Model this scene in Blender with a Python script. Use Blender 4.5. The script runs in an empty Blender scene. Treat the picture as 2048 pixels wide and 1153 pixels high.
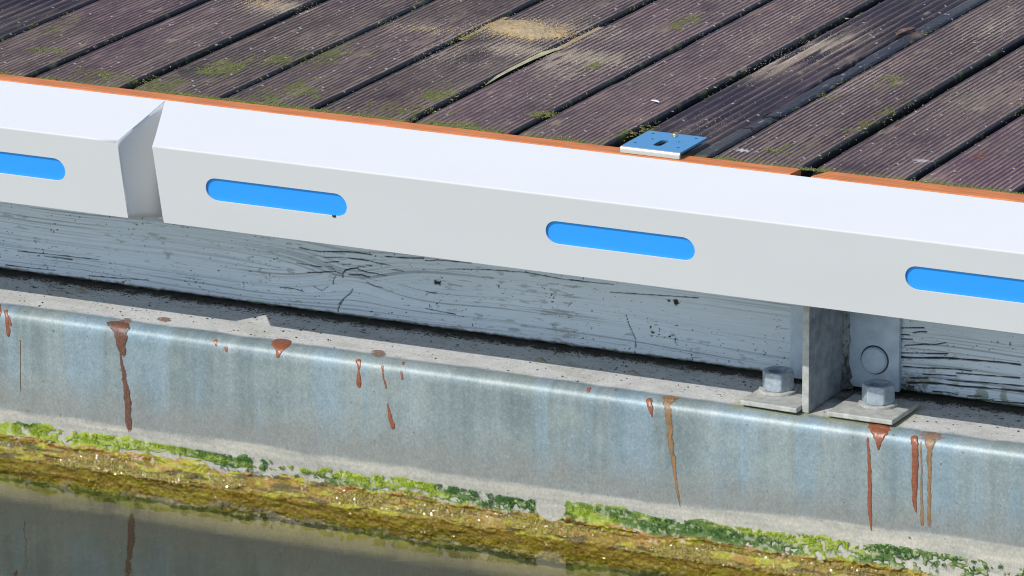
import bpy, bmesh, math, random
import numpy as np
from mathutils import Vector, Matrix
from mathutils.geometry import tessellate_polygon

random.seed(7)
RNG = np.random.default_rng(11)
SC = bpy.context.scene
COL = SC.collection
R = math.radians

# ------------------------------------------------------------------ camera
FPX = 11755.66
P, Hd, Ro = R(16.2056), R(26.1508), R(-0.3289)
fw = Vector((-math.sin(Hd)*math.cos(P), math.cos(Hd)*math.cos(P), -math.sin(P)))
rt = Vector((math.cos(Hd), math.sin(Hd), 0))
up = rt.cross(fw)
rt2 = rt*math.cos(Ro) + up*math.sin(Ro)
up2 = -rt*math.sin(Ro) + up*math.cos(Ro)
cd = bpy.data.cameras.new('camera')
cam = bpy.data.objects.new('camera', cd); COL.objects.link(cam)
cd.sensor_width = 36; cd.lens = 36*FPX/2048
cd.clip_start = 0.1; cd.clip_end = 2000
m = Matrix((rt2, up2, -fw)).transposed().to_4x4()
m.translation = Vector((3.38488, -6.8965, 2.02687))
cam.matrix_world = m
SC.camera = cam

# ------------------------------------------------------------------ light
SUN = Vector((-0.077, -0.163, 0.184)).normalized()       # direction towards the sun
w = bpy.data.worlds.new('World'); SC.world = w; w.use_nodes = True
nt = w.node_tree; nt.nodes.clear()
sky = nt.nodes.new('ShaderNodeTexSky'); sky.sky_type = 'NISHITA'; sky.sun_disc = False
sky.sun_elevation = math.asin(SUN.z); sky.sun_rotation = math.atan2(SUN.x, SUN.y)
sky.air_density = 1.0; sky.dust_density = 0.6; sky.ozone_density = 1.5
bg = nt.nodes.new('ShaderNodeBackground'); bg.inputs[1].default_value = 0.15
wo = nt.nodes.new('ShaderNodeOutputWorld')
nt.links.new(sky.outputs[0], bg.inputs[0]); nt.links.new(bg.outputs[0], wo.inputs[0])
ld = bpy.data.lights.new('sun', 'SUN'); ld.energy = 3.1; ld.angle = R(0.5); ld.color = (1.0, 0.955, 0.89)
lo = bpy.data.objects.new('sun', ld); COL.objects.link(lo)
lo.rotation_euler = SUN.to_track_quat('Z', 'Y').to_euler(); lo.location = SUN*20
SC.view_settings.view_transform = 'Standard'; SC.view_settings.look = 'None'
SC.view_settings.exposure = 0.0; SC.view_settings.gamma = 1
SC.cycles.use_denoising = True
SC.cycles.filter_width = 1.05

# ------------------------------------------------------------------ noise
def hsh(ix, iy, seed):
    n = (ix.astype(np.int64)*374761393 + iy.astype(np.int64)*668265263 + seed*1442695041) & 0xffffffff
    n = ((n ^ (n >> 13))*1274126177) & 0xffffffff
    return ((n ^ (n >> 16)) & 0xffffff)/float(0xffffff)
def vn(x, y, seed=0):
    x = np.asarray(x, float); y = np.asarray(y, float)
    x, y = np.broadcast_arrays(x, y)
    ix = np.floor(x); iy = np.floor(y); fx = x-ix; fy = y-iy
    fx = fx*fx*(3-2*fx); fy = fy*fy*(3-2*fy)
    a = hsh(ix, iy, seed); b = hsh(ix+1, iy, seed); c = hsh(ix, iy+1, seed); d = hsh(ix+1, iy+1, seed)
    return (a*(1-fx)+b*fx)*(1-fy) + (c*(1-fx)+d*fx)*fy
def fbm(x, y, seed=0, o=4):
    t = 0; s = 0; a = 1.0; k = 1.0
    for i in range(o):
        t = t + a*vn(np.asarray(x)*k, np.asarray(y)*k, seed+i*17); s += a; a *= .5; k *= 2.03
    return t/s
def ss(a, b, x):
    t = np.clip((x-a)/(b-a), 0, 1); return t*t*(3-2*t)
def mix(c, d, f):
    f = np.asarray(f)[..., None]; return np.asarray(c)*(1-f)+np.asarray(d)*f
def sg(x, y, pts, r):
    """distance of points to a polyline"""
    D = np.full(np.shape(x), 1e9)
    for (x0, y0), (x1, y1) in zip(pts[:-1], pts[1:]):
        dx, dy = x1-x0, y1-y0; L = dx*dx+dy*dy+1e-12
        t = np.clip(((x-x0)*dx+(y-y0)*dy)/L, 0, 1)
        D = np.minimum(D, np.hypot(x-x0-t*dx, y-y0-t*dy))
    return D

# ------------------------------------------------------------------ mesh helpers
def link(o, parent=None):
    COL.objects.link(o)
    if parent is not None: o.parent = parent
    return o
def raw(name, V, F, mat, parent=None, col=None, smooth=True, loc=(0, 0, 0)):
    """V (n,3) world, F (m,3|4) int array"""
    me = bpy.data.meshes.new(name)
    V = np.ascontiguousarray(V, np.float32).reshape(-1, 3) - np.array(loc, np.float32)
    F = np.ascontiguousarray(F, np.int32); k = F.shape[1]
    me.vertices.add(len(V)); me.vertices.foreach_set('co', V.ravel())
    me.loops.add(F.size); me.loops.foreach_set('vertex_index', F.ravel())
    me.polygons.add(len(F)); me.polygons.foreach_set('loop_start', np.arange(0, F.size, k, dtype=np.int32))
    me.polygons.foreach_set('loop_total', np.full(len(F), k, np.int32))
    me.update(calc_edges=True)
    me.polygons.foreach_set('use_smooth', np.full(len(F), smooth))
    if col is not None:
        at = me.color_attributes.new('Col', 'FLOAT_COLOR', 'POINT')
        at.data.foreach_set('color', np.ascontiguousarray(col, np.float32).ravel())
    me.materials.append(mat)
    o = link(bpy.data.objects.new(name, me), parent); o.location = loc
    return o
def gridF(nu, nv):
    i = np.arange(nu-1)[:, None]*nv + np.arange(nv-1)[None, :]
    return np.stack([i, i+nv, i+nv+1, i+1], -1).reshape(-1, 4)
def grid(name, V, mat, parent=None, col=None, flip=False, loc=(0, 0, 0), extraV=None, extraF=None):
    nu, nv = V.shape[:2]
    F = gridF(nu, nv)
    if flip: F = F[:, ::-1]
    return raw(name, V.reshape(-1, 3), F, mat, parent, None if col is None else col.reshape(-1, 4), True, loc)
def bmo(name, bm, mat, parent=None, smooth=False, bevel=0, loc=(0, 0, 0)):
    bmesh.ops.recalc_face_normals(bm, faces=bm.faces)
    bmesh.ops.translate(bm, verts=bm.verts, vec=-Vector(loc))
    me = bpy.data.meshes.new(name); bm.to_mesh(me); bm.free()
    me.materials.append(mat)
    if smooth:
        for p in me.polygons: p.use_smooth = True
    o = link(bpy.data.objects.new(name, me), parent); o.location = loc
    if bevel:
        b = o.modifiers.new('bevel', 'BEVEL'); b.width = bevel; b.segments = 2; b.limit_method = 'ANGLE'; b.angle_limit = R(35)
    return o
def box(bm, x0, x1, y0, y1, z0, z1):
    r = bmesh.ops.create_cube(bm, size=1)['verts']
    for v in r:
        v.co = Vector(((x0+x1)/2+v.co.x*(x1-x0), (y0+y1)/2+v.co.y*(y1-y0), (z0+z1)/2+v.co.z*(z1-z0)))
    return r
def plate(bm, outline, holes, fn, thick):
    """a flat sheet with holes: 2-D outline mapped by fn(u, v, depth) and given a thickness"""
    loops = [outline]+holes
    tris = tessellate_polygon([[Vector((a, b, 0)) for a, b in l] for l in loops])
    pts = [p for l in loops for p in l]
    f = [bm.verts.new(fn(a, b, 0)) for a, b in pts]
    g = [bm.verts.new(fn(a, b, thick)) for a, b in pts]
    for t in tris:
        try:
            bm.faces.new([f[i] for i in t]); bm.faces.new([g[i] for i in reversed(t)])
        except ValueError: pass
    k = 0
    for l in loops:
        n = len(l)
        for i in range(n):
            j = (i+1) % n
            bm.faces.new([f[k+i], f[k+j], g[k+j], g[k+i]])
        k += n
def tag(o, label, cat, group=None, kind=None):
    if label: o['label'] = label
    if cat: o['category'] = cat
    if group: o['group'] = group
    if kind: o['kind'] = kind
    return o
def empty(name, loc=(0, 0, 0)):
    o = link(bpy.data.objects.new(name, None)); o.location = loc; o.empty_display_size = .05
    return o
def under(o, e):
    o.parent = e; o.location = Vector(o.location)-e.location
    return o

# ------------------------------------------------------------------ materials
def mat(name, color=(.5, .5, .5), rough=.5, metal=0, spec=.5, attr=False, bumps=(), var=None, coat=0, arough=False):
    """bumps: list of (scale, strength, distance, stretch xyz); var: (scale, amount, stretch)"""
    M = bpy.data.materials.new(name); M.use_nodes = True
    n = M.node_tree.nodes; l = M.node_tree.links
    b = n['Principled BSDF']
    b.inputs['Roughness'].default_value = rough; b.inputs['Metallic'].default_value = metal
    b.inputs['Specular IOR Level'].default_value = spec; b.inputs['Coat Weight'].default_value = coat
    geo = n.new('ShaderNodeNewGeometry')
    def noise(scale, stretch, detail=4):
        mp = n.new('ShaderNodeMapping'); mp.inputs['Scale'].default_value = stretch
        l.new(geo.outputs['Position'], mp.inputs['Vector'])
        t = n.new('ShaderNodeTexNoise'); t.inputs['Scale'].default_value = scale; t.inputs['Detail'].default_value = detail
        l.new(mp.outputs[0], t.inputs['Vector']); return t.outputs['Fac']
    if attr:
        a = n.new('ShaderNodeAttribute'); a.attribute_name = 'Col'; src = a.outputs['Color']
        if arough: l.new(a.outputs['Alpha'], b.inputs['Roughness'])
        if arough and metal:
            mm = n.new('ShaderNodeMapRange'); mm.inputs[1].default_value = .55; mm.inputs[2].default_value = .7
            mm.inputs[3].default_value = metal; mm.inputs[4].default_value = 0; l.new(a.outputs['Alpha'], mm.inputs[0]); l.new(mm.outputs[0], b.inputs['Metallic'])
    else:
        rgb = n.new('ShaderNodeRGB'); rgb.outputs[0].default_value = (*color, 1); src = rgb.outputs[0]
    for v in (var or []):
        sc_, amt, st = v
        f = noise(sc_, st, 5)
        mr = n.new('ShaderNodeMapRange'); mr.inputs[1].default_value = .3; mr.inputs[2].default_value = .7
        mr.inputs[3].default_value = 1-amt; mr.inputs[4].default_value = 1+amt
        l.new(f, mr.inputs[0])
        mx = n.new('ShaderNodeVectorMath'); mx.operation = 'SCALE'
        l.new(src, mx.inputs[0]); l.new(mr.outputs[0], mx.inputs['Scale']); src = mx.outputs[0]
    l.new(src, b.inputs['Base Color'])
    prev = None
    for sc_, stg, dist, st in bumps:
        bp = n.new('ShaderNodeBump'); bp.inputs['Strength'].default_value = stg; bp.inputs['Distance'].default_value = dist
        l.new(noise(sc_, st), bp.inputs['Height'])
        if prev: l.new(prev, bp.inputs['Normal'])
        prev = bp.outputs[0]
    if prev: l.new(prev, b.inputs['Normal'])
    return M
ONE = (1, 1, 1)
M_board = mat('deck_wood', rough=.6, spec=.22, attr=True, arough=True, bumps=[(900, .5, .0006, (1, .25, 1)), (2600, .4, .0004, ONE)], var=[(1400, .22, (1, .35, 1))])
M_strip = mat('orange_hardwood', (.66, .215, .07), .65, spec=.25, bumps=[(400, .3, .0004, (.15, 1, 1))], var=[(260, .22, (.06, 1, 1)), (30, .12, (.4, 1, 1))])
M_white = mat('white_coated_sheet', (.655, .665, .664), .6, spec=.2, bumps=[(9, .25, .0012, (.4, 1, 1)), (700, .05, .0002, ONE)], var=[(12, .012, (.3, 1, 1))])
M_blue = mat('bright_blue_plastic', (.035, .37, .98), .4, spec=.3, var=[(5, .03, ONE)])
M_beam = mat('painted_timber', spec=.3, attr=True, arough=True, bumps=[(1200, .3, .0003, (.1, 1, 1))], var=[(700, .05, (.06, 1, 1))])
M_steel = mat('galvanised_steel', attr=True, arough=True, metal=.14, spec=.3, bumps=[(1400, .45, .0003, ONE), (90, .12, .0006, ONE)], var=[(900, .14, ONE), (330, .13, (1, 1, .7)), (60, .06, ONE)])
M_bracket = mat('weathered_galvanised_bracket', (.29, .325, .36), .6, spec=.3, bumps=[(500, .35, .0005, ONE)], var=[(60, .28, ONE), (420, .15, ONE)])
M_clamp = mat('dusty_galvanised_plate', (.47, .475, .44), .65, metal=.05, bumps=[(500, .5, .0006, ONE)], var=[(90, .2, ONE), (700, .15, ONE)])
M_nut = mat('galvanised_nut', (.36, .42, .47), .45, metal=.15, bumps=[(400, .3, .0004, ONE)], var=[(160, .2, ONE)])
M_skyblue = mat('sky_tinted_steel', (.11, .40, .70), .18, metal=.55, bumps=[(300, .05, .0002, ONE)])  # blue base colour stands in for sky mirrored in the galvanised plate
M_zinc = mat('bright_zinc', (.75, .75, .70), .35, metal=.6)
M_gold = mat('brass_screw', (.62, .50, .22), .3, metal=.8)
M_drip = mat('red_brown_paint', (.26, .088, .042), .35, bumps=[(500, .4, .0005, ONE)], var=[(320, .28, ONE), (1400, .25, ONE)])
M_tan = mat('rust_brown_run', (.27, .155, .07), .45, bumps=[(500, .4, .0005, ONE)], var=[(320, .3, (1, 1, .3)), (1400, .25, ONE)])
M_thin = mat('faint_rust_smear', (.30, .18, .13), .55, var=[(320, .35, ONE), (1400, .3, ONE)])
M_darkdrip = mat('dark_brown_run', (.14, .062, .04), .4, bumps=[(500, .5, .0006, ONE)], var=[(320, .4, ONE), (1400, .35, ONE)])
def soft(M, k):
    n = M.node_tree.nodes; l = M.node_tree.links; a = n.new('ShaderNodeAttribute'); a.attribute_name = 'Col'
    q = n.new('ShaderNodeMath'); q.operation = 'MULTIPLY'; q.inputs[1].default_value = k; q.use_clamp = True
    l.new(a.outputs['Alpha'], q.inputs[0]); l.new(q.outputs[0], n['Principled BSDF'].inputs['Alpha'])
soft(M_tan, 1.25); soft(M_thin, .75); soft(M_darkdrip, 1.7)
M_moss = mat('moss_and_algae', attr=True, arough=True, spec=.6, bumps=[(420, .8, .002, (1, 1, .8)), (1500, .7, .001, ONE)], var=[(800, .3, ONE)])
M_grain = mat('grains', attr=True, rough=.8, spec=.2)
M_underdeck = mat('dark_underdeck', (.02, .02, .02), .9)

# ------------------------------------------------------------------ deck boards
ZL, YF, RB, ZW = -.339, .007, .02, -.556
edges = [-1.225, -1.076, -.927, -.779, -.622, -.473, -.328, -.176, -.018, .129, .275, .416, .563, .714, .863, 1.012]
x = edges[0]
while x > -2.1: x -= .149; edges.insert(0, round(x, 4))
x = edges[-1]
while x < 2.1: x += .149; edges.append(round(x, 4))
gapw = {-.927: .004, -.779: .009, -.622: .014, -.473: .005, -.328: .008, -.176: .009, -.018: .0075, .129: .013, .275: .0025, .416: .014, .563: .0095, .714: .011}
sandspots = [(-.262, .575, .085, .055, 1.0), (-.217, .47, .09, .05, .8), (-.107, .47, .08, .07, .9), (-.12, .40, .05, .06, .6), (-.288, .40, .06, .07, .6),
             (-.40, .53, .07, .04, .6), (-.66, .56, .06, .05, 1.0), (-.17, .62, .07, .05, .6), (.17, .69, .05, .12, .9), (.15, .56, .04, .12, .75),
             (.06, .66, .04, .1, .4), (.30, .55, .03, .12, .4), (.35, .88, .05, .1, .5), (-.50, .36, .07, .08, .35), (.05, .80, .03, .15, .4), (.47, .5, .05, .15, .3), (.2, .2, .03, .08, .3)]
mossspots = [(-.553, .217, .03, .05, 1), (-.558, .175, .04, .03, .8), (-.50, .272, .05, .04, .7), (-.21, .19, .035, .05, 1), (-.185, .12, .05, .05, .6), (-.831, .186, .04, .03, .6),
             (-.70, .09, .06, .03, .5), (-.088, .431, .02, .02, .8), (-.078, .72, .02, .06, .8), (-.028, .153, .02, .02, 1), (-.40, .12, .06, .08, .7), (-.60, .09, .08, .06, .7),
             (.295, .403, .02, .03, .5), (.13, .12, .02, .05, .9), (.332, .53, .04, .05, .5), (-.45, .33, .06, .08, .5), (-.111, .05, .05, .02, 1), (-.25, .10, .09, .05, .5), (-.9, .3, .05, .1, .4),
             (.40, .3, .02, .2, .6), (.35, .12, .03, .05, .5), (-.33, .5, .02, .06, .4)]
def spots(X, Y, L):
    t = np.zeros(np.shape(X))
    for a, b, sx, sy, k in L:
        t = np.maximum(t, k*np.exp(-(((X-a)/sx)**2+((Y-b)/sy)**2)))
    return t
labels = {
 -.779: 'fine grooved deck board over the left end of the edging, left of the mossier boards',
 -.622: 'fine grooved deck board meeting the edging just left of the notched joint',
 -.473: 'fine grooved deck board with green moss flecks behind the notched joint of the edging',
 -.328: 'mossy fine grooved deck board above the left part of the second blue slot',
 -.176: 'fine grooved deck board ending above the right end of the second blue slot',
 -.018: 'fine grooved deck board carrying the golden sawdust pile',
 .129: 'fine grooved deck board with a pale wood splinter along its left edge',
 .275: 'coarsely ribbed broken deck board carrying the blue drilled plate',
 .416: 'fine grooved deck board right of the coarse one, white bird dropping near its end',
 .563: 'fine grooved deck board ending at the start of the right orange strip',
 .714: 'fresh purple deck board at the right edge with a small brown knot near its end',
 -.927: 'coarsely ribbed deck board crossing the top left corner of the deck',
}
def board(x0, x1, coarse, dense):
    g = gapw.get(x1, .008)+.003; g0 = gapw.get(x0, .008)+.003
    a = x0 + g0/2; b = x1 - g/2
    yend = (.0355 if x1 < .42 else .0405) + (random.random()-.5)*.002
    if dense:
        ys = np.concatenate([[yend, yend+.0008, yend+.002], np.arange(yend+.005, 1.22, .0032), np.arange(1.25, 3.01, .1)])
    else:
        ys = np.concatenate([[yend, yend+.002], np.arange(.05, .5, .02), np.arange(.55, 3.01, .2)])
    W = b-a; flat = .020 if (coarse and x0 > 0) else .004
    n = 8 if coarse else 16
    per = (12 if coarse else 8) if dense else (6 if coarse else 4)
    us = np.concatenate([[0, .0012, .0028], np.linspace(.004, W-flat, n*per+1), (np.linspace(W-flat+.0012, W-.0042, 13) if flat > .01 else []), [W-.0028, W-.0012, W]])
    U, Y = np.meshgrid(us, ys, indexing='ij'); X = a+U
    seed = int((x0+5)*1000)
    warp = (fbm(X*6, Y*1.5, seed, 2)-.5)*.002
    ph = np.clip((U-.004+warp)/(W-.004-flat), 0, 1)*n
    c = .5+.5*np.cos(2*np.pi*ph)
    inr = (U > .0035) & (U < W-flat+.0005)
    dep = .0052 if coarse else .0019
    ridge = np.where(inr, (c**(.55 if coarse else .8)), 1.0)        # 1 = ridge top
    wear = fbm(X*30, Y*5, seed+3, 3)
    dep = .0050 if coarse else .0024
    h = -dep*(1-ridge)*((0.72+.5*fbm(X*18, Y*3, seed+5, 2)) if not coarse else 1)
    if not coarse:
        h = h - .0012*ss(.62, .78, wear)*ridge
    h = h + (fbm(X*160, Y*22, seed+9, 3)-.5)*.0008
    fine = fbm(X*700, Y*90, seed+19, 2)
    h += (fine-.5)*.0006
    er = np.minimum(U, W-U)
    h = h - .004*(1-np.clip(er/.004, 0, 1))**2
    ye = Y-yend
    h = h - .003*np.exp(-ye/.0022)*(.4+fbm(X*120, Y*0+3, seed, 2)) - .0012*ss(.03, 0, ye)*fbm(X*60, Y*60, seed+31, 2)
    if coarse and x0 > 0:
        h = h + .0022*ss(W-flat-.001, W-flat+.001, U)*0 - .0005
        cy = [(.2515, .20), (.2515, .30), (.250, .36), (.2485, .43), (.2465, .50), (.2475, .57), (.2455, .66), (.242, .765), (.247, .80)]
        d = sg(X, Y, cy, 0); wd = .0012+.0065*np.exp(-((Y-.55)/.10)**2)*(.6+.8*vn(X*0, Y*60, 3))+.0018*np.exp(-((Y-.33)/.08)**2)
        hole = ss(wd, wd*.45, d)*(.25+.75*ss(.18, .3, Y)); h = h-hole*.014
        d2 = sg(X, Y, [(.2565, .262), (.262, .272), (.268, .268), (.2735, .285)], 0); h = h-ss(.0016, .0006, d2)*.006
        d3 = sg(X, Y, [(.2535, .195), (.262, .205), (.273, .19)], 0); h = h-ss(.0012, .0004, d3)*.004
        br = np.exp(-(((X-.262)/.012)**2+((Y-.80)/.018)**2)); h = h-br*.005*vn(X*300, Y*200, 8)
    else:
        hole = np.zeros_like(h); d2 = d3 = hole+1; br = hole
    # colours
    tone = random.random()
    if x1 == .714 or x1 == .863: tone = 1.35
    base = mix((.036, .016, .022), (.095, .048, .060), np.clip(fbm(X*14, Y*4, seed+41, 3)*1.3-.2+.25*tone, 0, 1))
    base = base*(.85+.3*(tone if tone <= 1 else 1))
    if tone > 1: base = base*np.array([1.2, .95, 1.25])
    if coarse: base = base*np.array([.62, .72, .85])*(1-.25*(U > W-flat)[..., None] if x0 > 0 else 1)
    top = ss(.55, .95, ridge)*ss(.35, .75, fbm(X*60, Y*10, seed+43, 3))
    col = mix(base, (.20, .14, .13), top*(.85 if coarse else .2)*(.6 if coarse else 1)*inr)
    sp = spots(X, Y, sandspots)
    brd = fbm(X*22, Y*12, seed+50, 4)
    strk = fbm(X*260, Y*(8 if coarse else 22), seed+52, 3)
    gro = ss(.72, .40, ridge)
    dust = np.clip(gro*(1.0 if not coarse else .3)*ss(-.05, .45, brd)*(.50+1.25*strk) + ss(.40, .8, sp*1.1+(.8*strk-.5))*1.0*(.35+.65*gro) + ss(.60, .70, brd*.45+strk*.55)*.45, 0, 1)*inr
    fr = ss(.25, .7, fine*.6+.7*brd)
    if coarse: dust = dust*.5 + np.clip(sp, 0, 1)*.8*ss(.40, .60, strk+.15*brd)*inr
    col = mix(col, mix((.37, .262, .215), (.60, .48, .35), sp), np.clip(dust*(.65+.35*fr)*(.88+.2*sp), 0, 1))
    ms = spots(X, Y, mossspots)
    mn = fbm(X*70, Y*55, seed*0+61, 4)
    moss = np.clip(ss(.42, .62, ms*.55+(mn-.5)*1.0+.20), 0, 1)*ss(0.05, .3, ms+ss(.06, .0, ye)*.6)
    moss = np.maximum(moss, ss(.030, .004, ye+(mn-.5)*.03)*.8)
    if Xc_less(x1): moss = moss*1.0
    col = mix(col, mix((.12, .14, .03), (.26, .26, .09), fbm(X*200, Y*200, 71, 2)), moss*.75)
    olive = ss(.5, .75, fbm(X*8, Y*8, 81, 3)+.15*ss(.3, -.1, Y)+.1*ss(.2, -.5, X))
    col = mix(col, (.15, .15, .075), olive*.15)
    sides = ss(.0032, .0015, er)
    col = mix(col, mix((.026, .018, .022), (.09, .11, .03), ss(.66, .78, fbm(X*40, Y*60, seed+77, 3))), ss(.0045, .0025, er)*.92)  # long edges darkened for the shade of the gaps, with green flecks
    # bare worn wood patches
    bare = ss(.74, .80, fbm(X*26+7, Y*17, seed+91, 4)*.75+.3*strk)
    col = mix(col, (.40, .32, .21), bare*.6)
    spk = (hsh(np.floor(X*620), np.floor(Y*420), 5) > .9955) & (fine > .35)
    col = np.where(spk[..., None], np.array([.75, .70, .64])*1.0, col)
    if x1 == .714:
        kn = np.exp(-((X-.598)/.010)**2-((Y-.202)/.012)**2); col = mix(col, (.22, .09, .05), np.clip(kn*1.1, 0, .9)); 
    if x1 == .416 or x1 == .563:
        for (kx, ky) in ((.303, .093), (.541, .147)):
            rr = np.hypot((X-kx)/.016, (Y-ky)/.007); k_ = ss(1, .5, rr+(fbm(X*150, Y*150, 15, 2)-.5)*1.2)*(.9 if kx < .4 else .45)
            col = mix(col, (.75, .74, .72), k_)
    col = col*(1-.9*hole[..., None])
    col = mix(col, (.02, .02, .02), np.maximum(ss(.0016, .0006, d2), ss(.0012, .0004, d3))*.9)
    col = mix(col, (.24, .17, .11), br*.7)
    rough = np.clip(.52+.4*dust+.3*moss-.15*ss(.5, 1, ridge), .34, .95)
    C = np.concatenate([np.clip(col, .008, .9), rough[..., None]], -1)
    V = np.stack([X, Y, h-.0003], -1)
    # skirt: sides and ends down to the underside
    nu, nv = V.shape[:2]
    ring_i = [(i, 0) for i in range(nu)]+[(nu-1, j) for j in range(1, nv)]+[(i, nv-1) for i in range(nu-2, -1, -1)]+[(0, j) for j in range(nv-2, 0, -1)]
    ii = np.array(ring_i); rid = ii[:, 0]*nv+ii[:, 1]
    top_ = V[ii[:, 0], ii[:, 1]]; cc = C[ii[:, 0], ii[:, 1]].copy()
    l1 = top_.copy(); l1[:, 2] = -.014; l2 = top_.copy(); l2[:, 2] = -.027
    mo = ss(.45, .62, fbm(l1[:, 0]*50, l1[:, 1]*40, seed+5, 3))
    front = (ii[:, 1] == 0)
    c1 = mix((.008, .006, .006), (.20, .21, .08), np.where(front, .85, .02)*mo)  # near-black sides paint in gap shade; moss on the front ends
    c1 = np.concatenate([c1, np.full((len(c1), 1), .85)], -1); c2 = c1.copy(); c2[:, :3] *= .6
    n0 = nu*nv; nr = len(rid); k = np.arange(nr); k2 = (k+1) % nr
    F1 = np.stack([rid[k], n0+k, n0+k2, rid[k2]], -1); F2 = np.stack([n0+k, n0+nr+k, n0+nr+k2, n0+k2], -1)
    VV = np.concatenate([V.reshape(-1, 3), l1, l2]); CC = np.concatenate([C.reshape(-1, 4), c1, c2])
    FF = np.concatenate([gridF(nu, nv), F1, F2])
    o = raw('deck_board', VV, FF, M_board, None, CC, True, ((x0+x1)/2, .036, 0))
    if x0 > .862: lab = 'plain fine grooved deck board hidden past the right end of the deck corner'
    elif x1 < -.93: lab = 'coarsely ribbed deck board at the outermost top left corner'
    elif x1 == -.927: lab = labels[-.927]
    elif x1 in labels: lab = labels[x1]
    else: lab = 'purple brown fine grooved deck board at the far right corner of the deck'
    tag(o, lab, 'deck board', 'grooved deck boards')
    return o
def Xc_less(a): return a < 0
for i in range(len(edges)-1):
    x0, x1 = edges[i], edges[i+1]
    coarse = (x0 in (-1.076, -1.225, .129))
    board(x0, x1, coarse, -1.08 < x0 < .80)

# ------------------------------------------------------------------ orange strips behind the edging
def strip(xa, xb, label, ya, yb):
    bm = bmesh.new()
    ch = .012
    # outline in plan with chamfered inner corner, z profile with a small chamfer at the front edge
    sec = [(ya+.0012, .0005), (ya, -.001), (ya, -.020), (yb, -.020), (yb, -.0002), (yb-.001, .0003)]
    n = 60; rows = []
    for k in range(n+1):
        x_ = xa+(xb-xa)*k/n
        rows.append([bm.verts.new((x_, y_, z_)) for y_, z_ in sec])
    for k in (0, n):
        s_ = 1 if k == 0 else -1
        for v in rows[k]:
            t = (v.co.y-ya)/(yb-ya)
            v.co.x += s_*ch*t if s_ > 0 else -ch*(1-t)*.2
    for k in range(n):
        for j in range(len(sec)):
            j2 = (j+1) % len(sec)
            bm.faces.new([rows[k][j], rows[k+1][j], rows[k+1][j2], rows[k][j2]])
    bm.faces.new(rows[0]); bm.faces.new(rows[-1])
    o = bmo('wooden_strip', bm, M_strip, loc=(xa, ya, 0))
    tag(o, label, 'wooden strip', 'orange wooden strips behind the white edging')
strip(-2.1, .4105, 'long orange hardwood strip left of the short break, blue drilled plate resting on it', .003, .0335)
strip(.4375, 2.1, 'orange hardwood strip right of the short break, reaching the right edge', .003, .0385)

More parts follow.
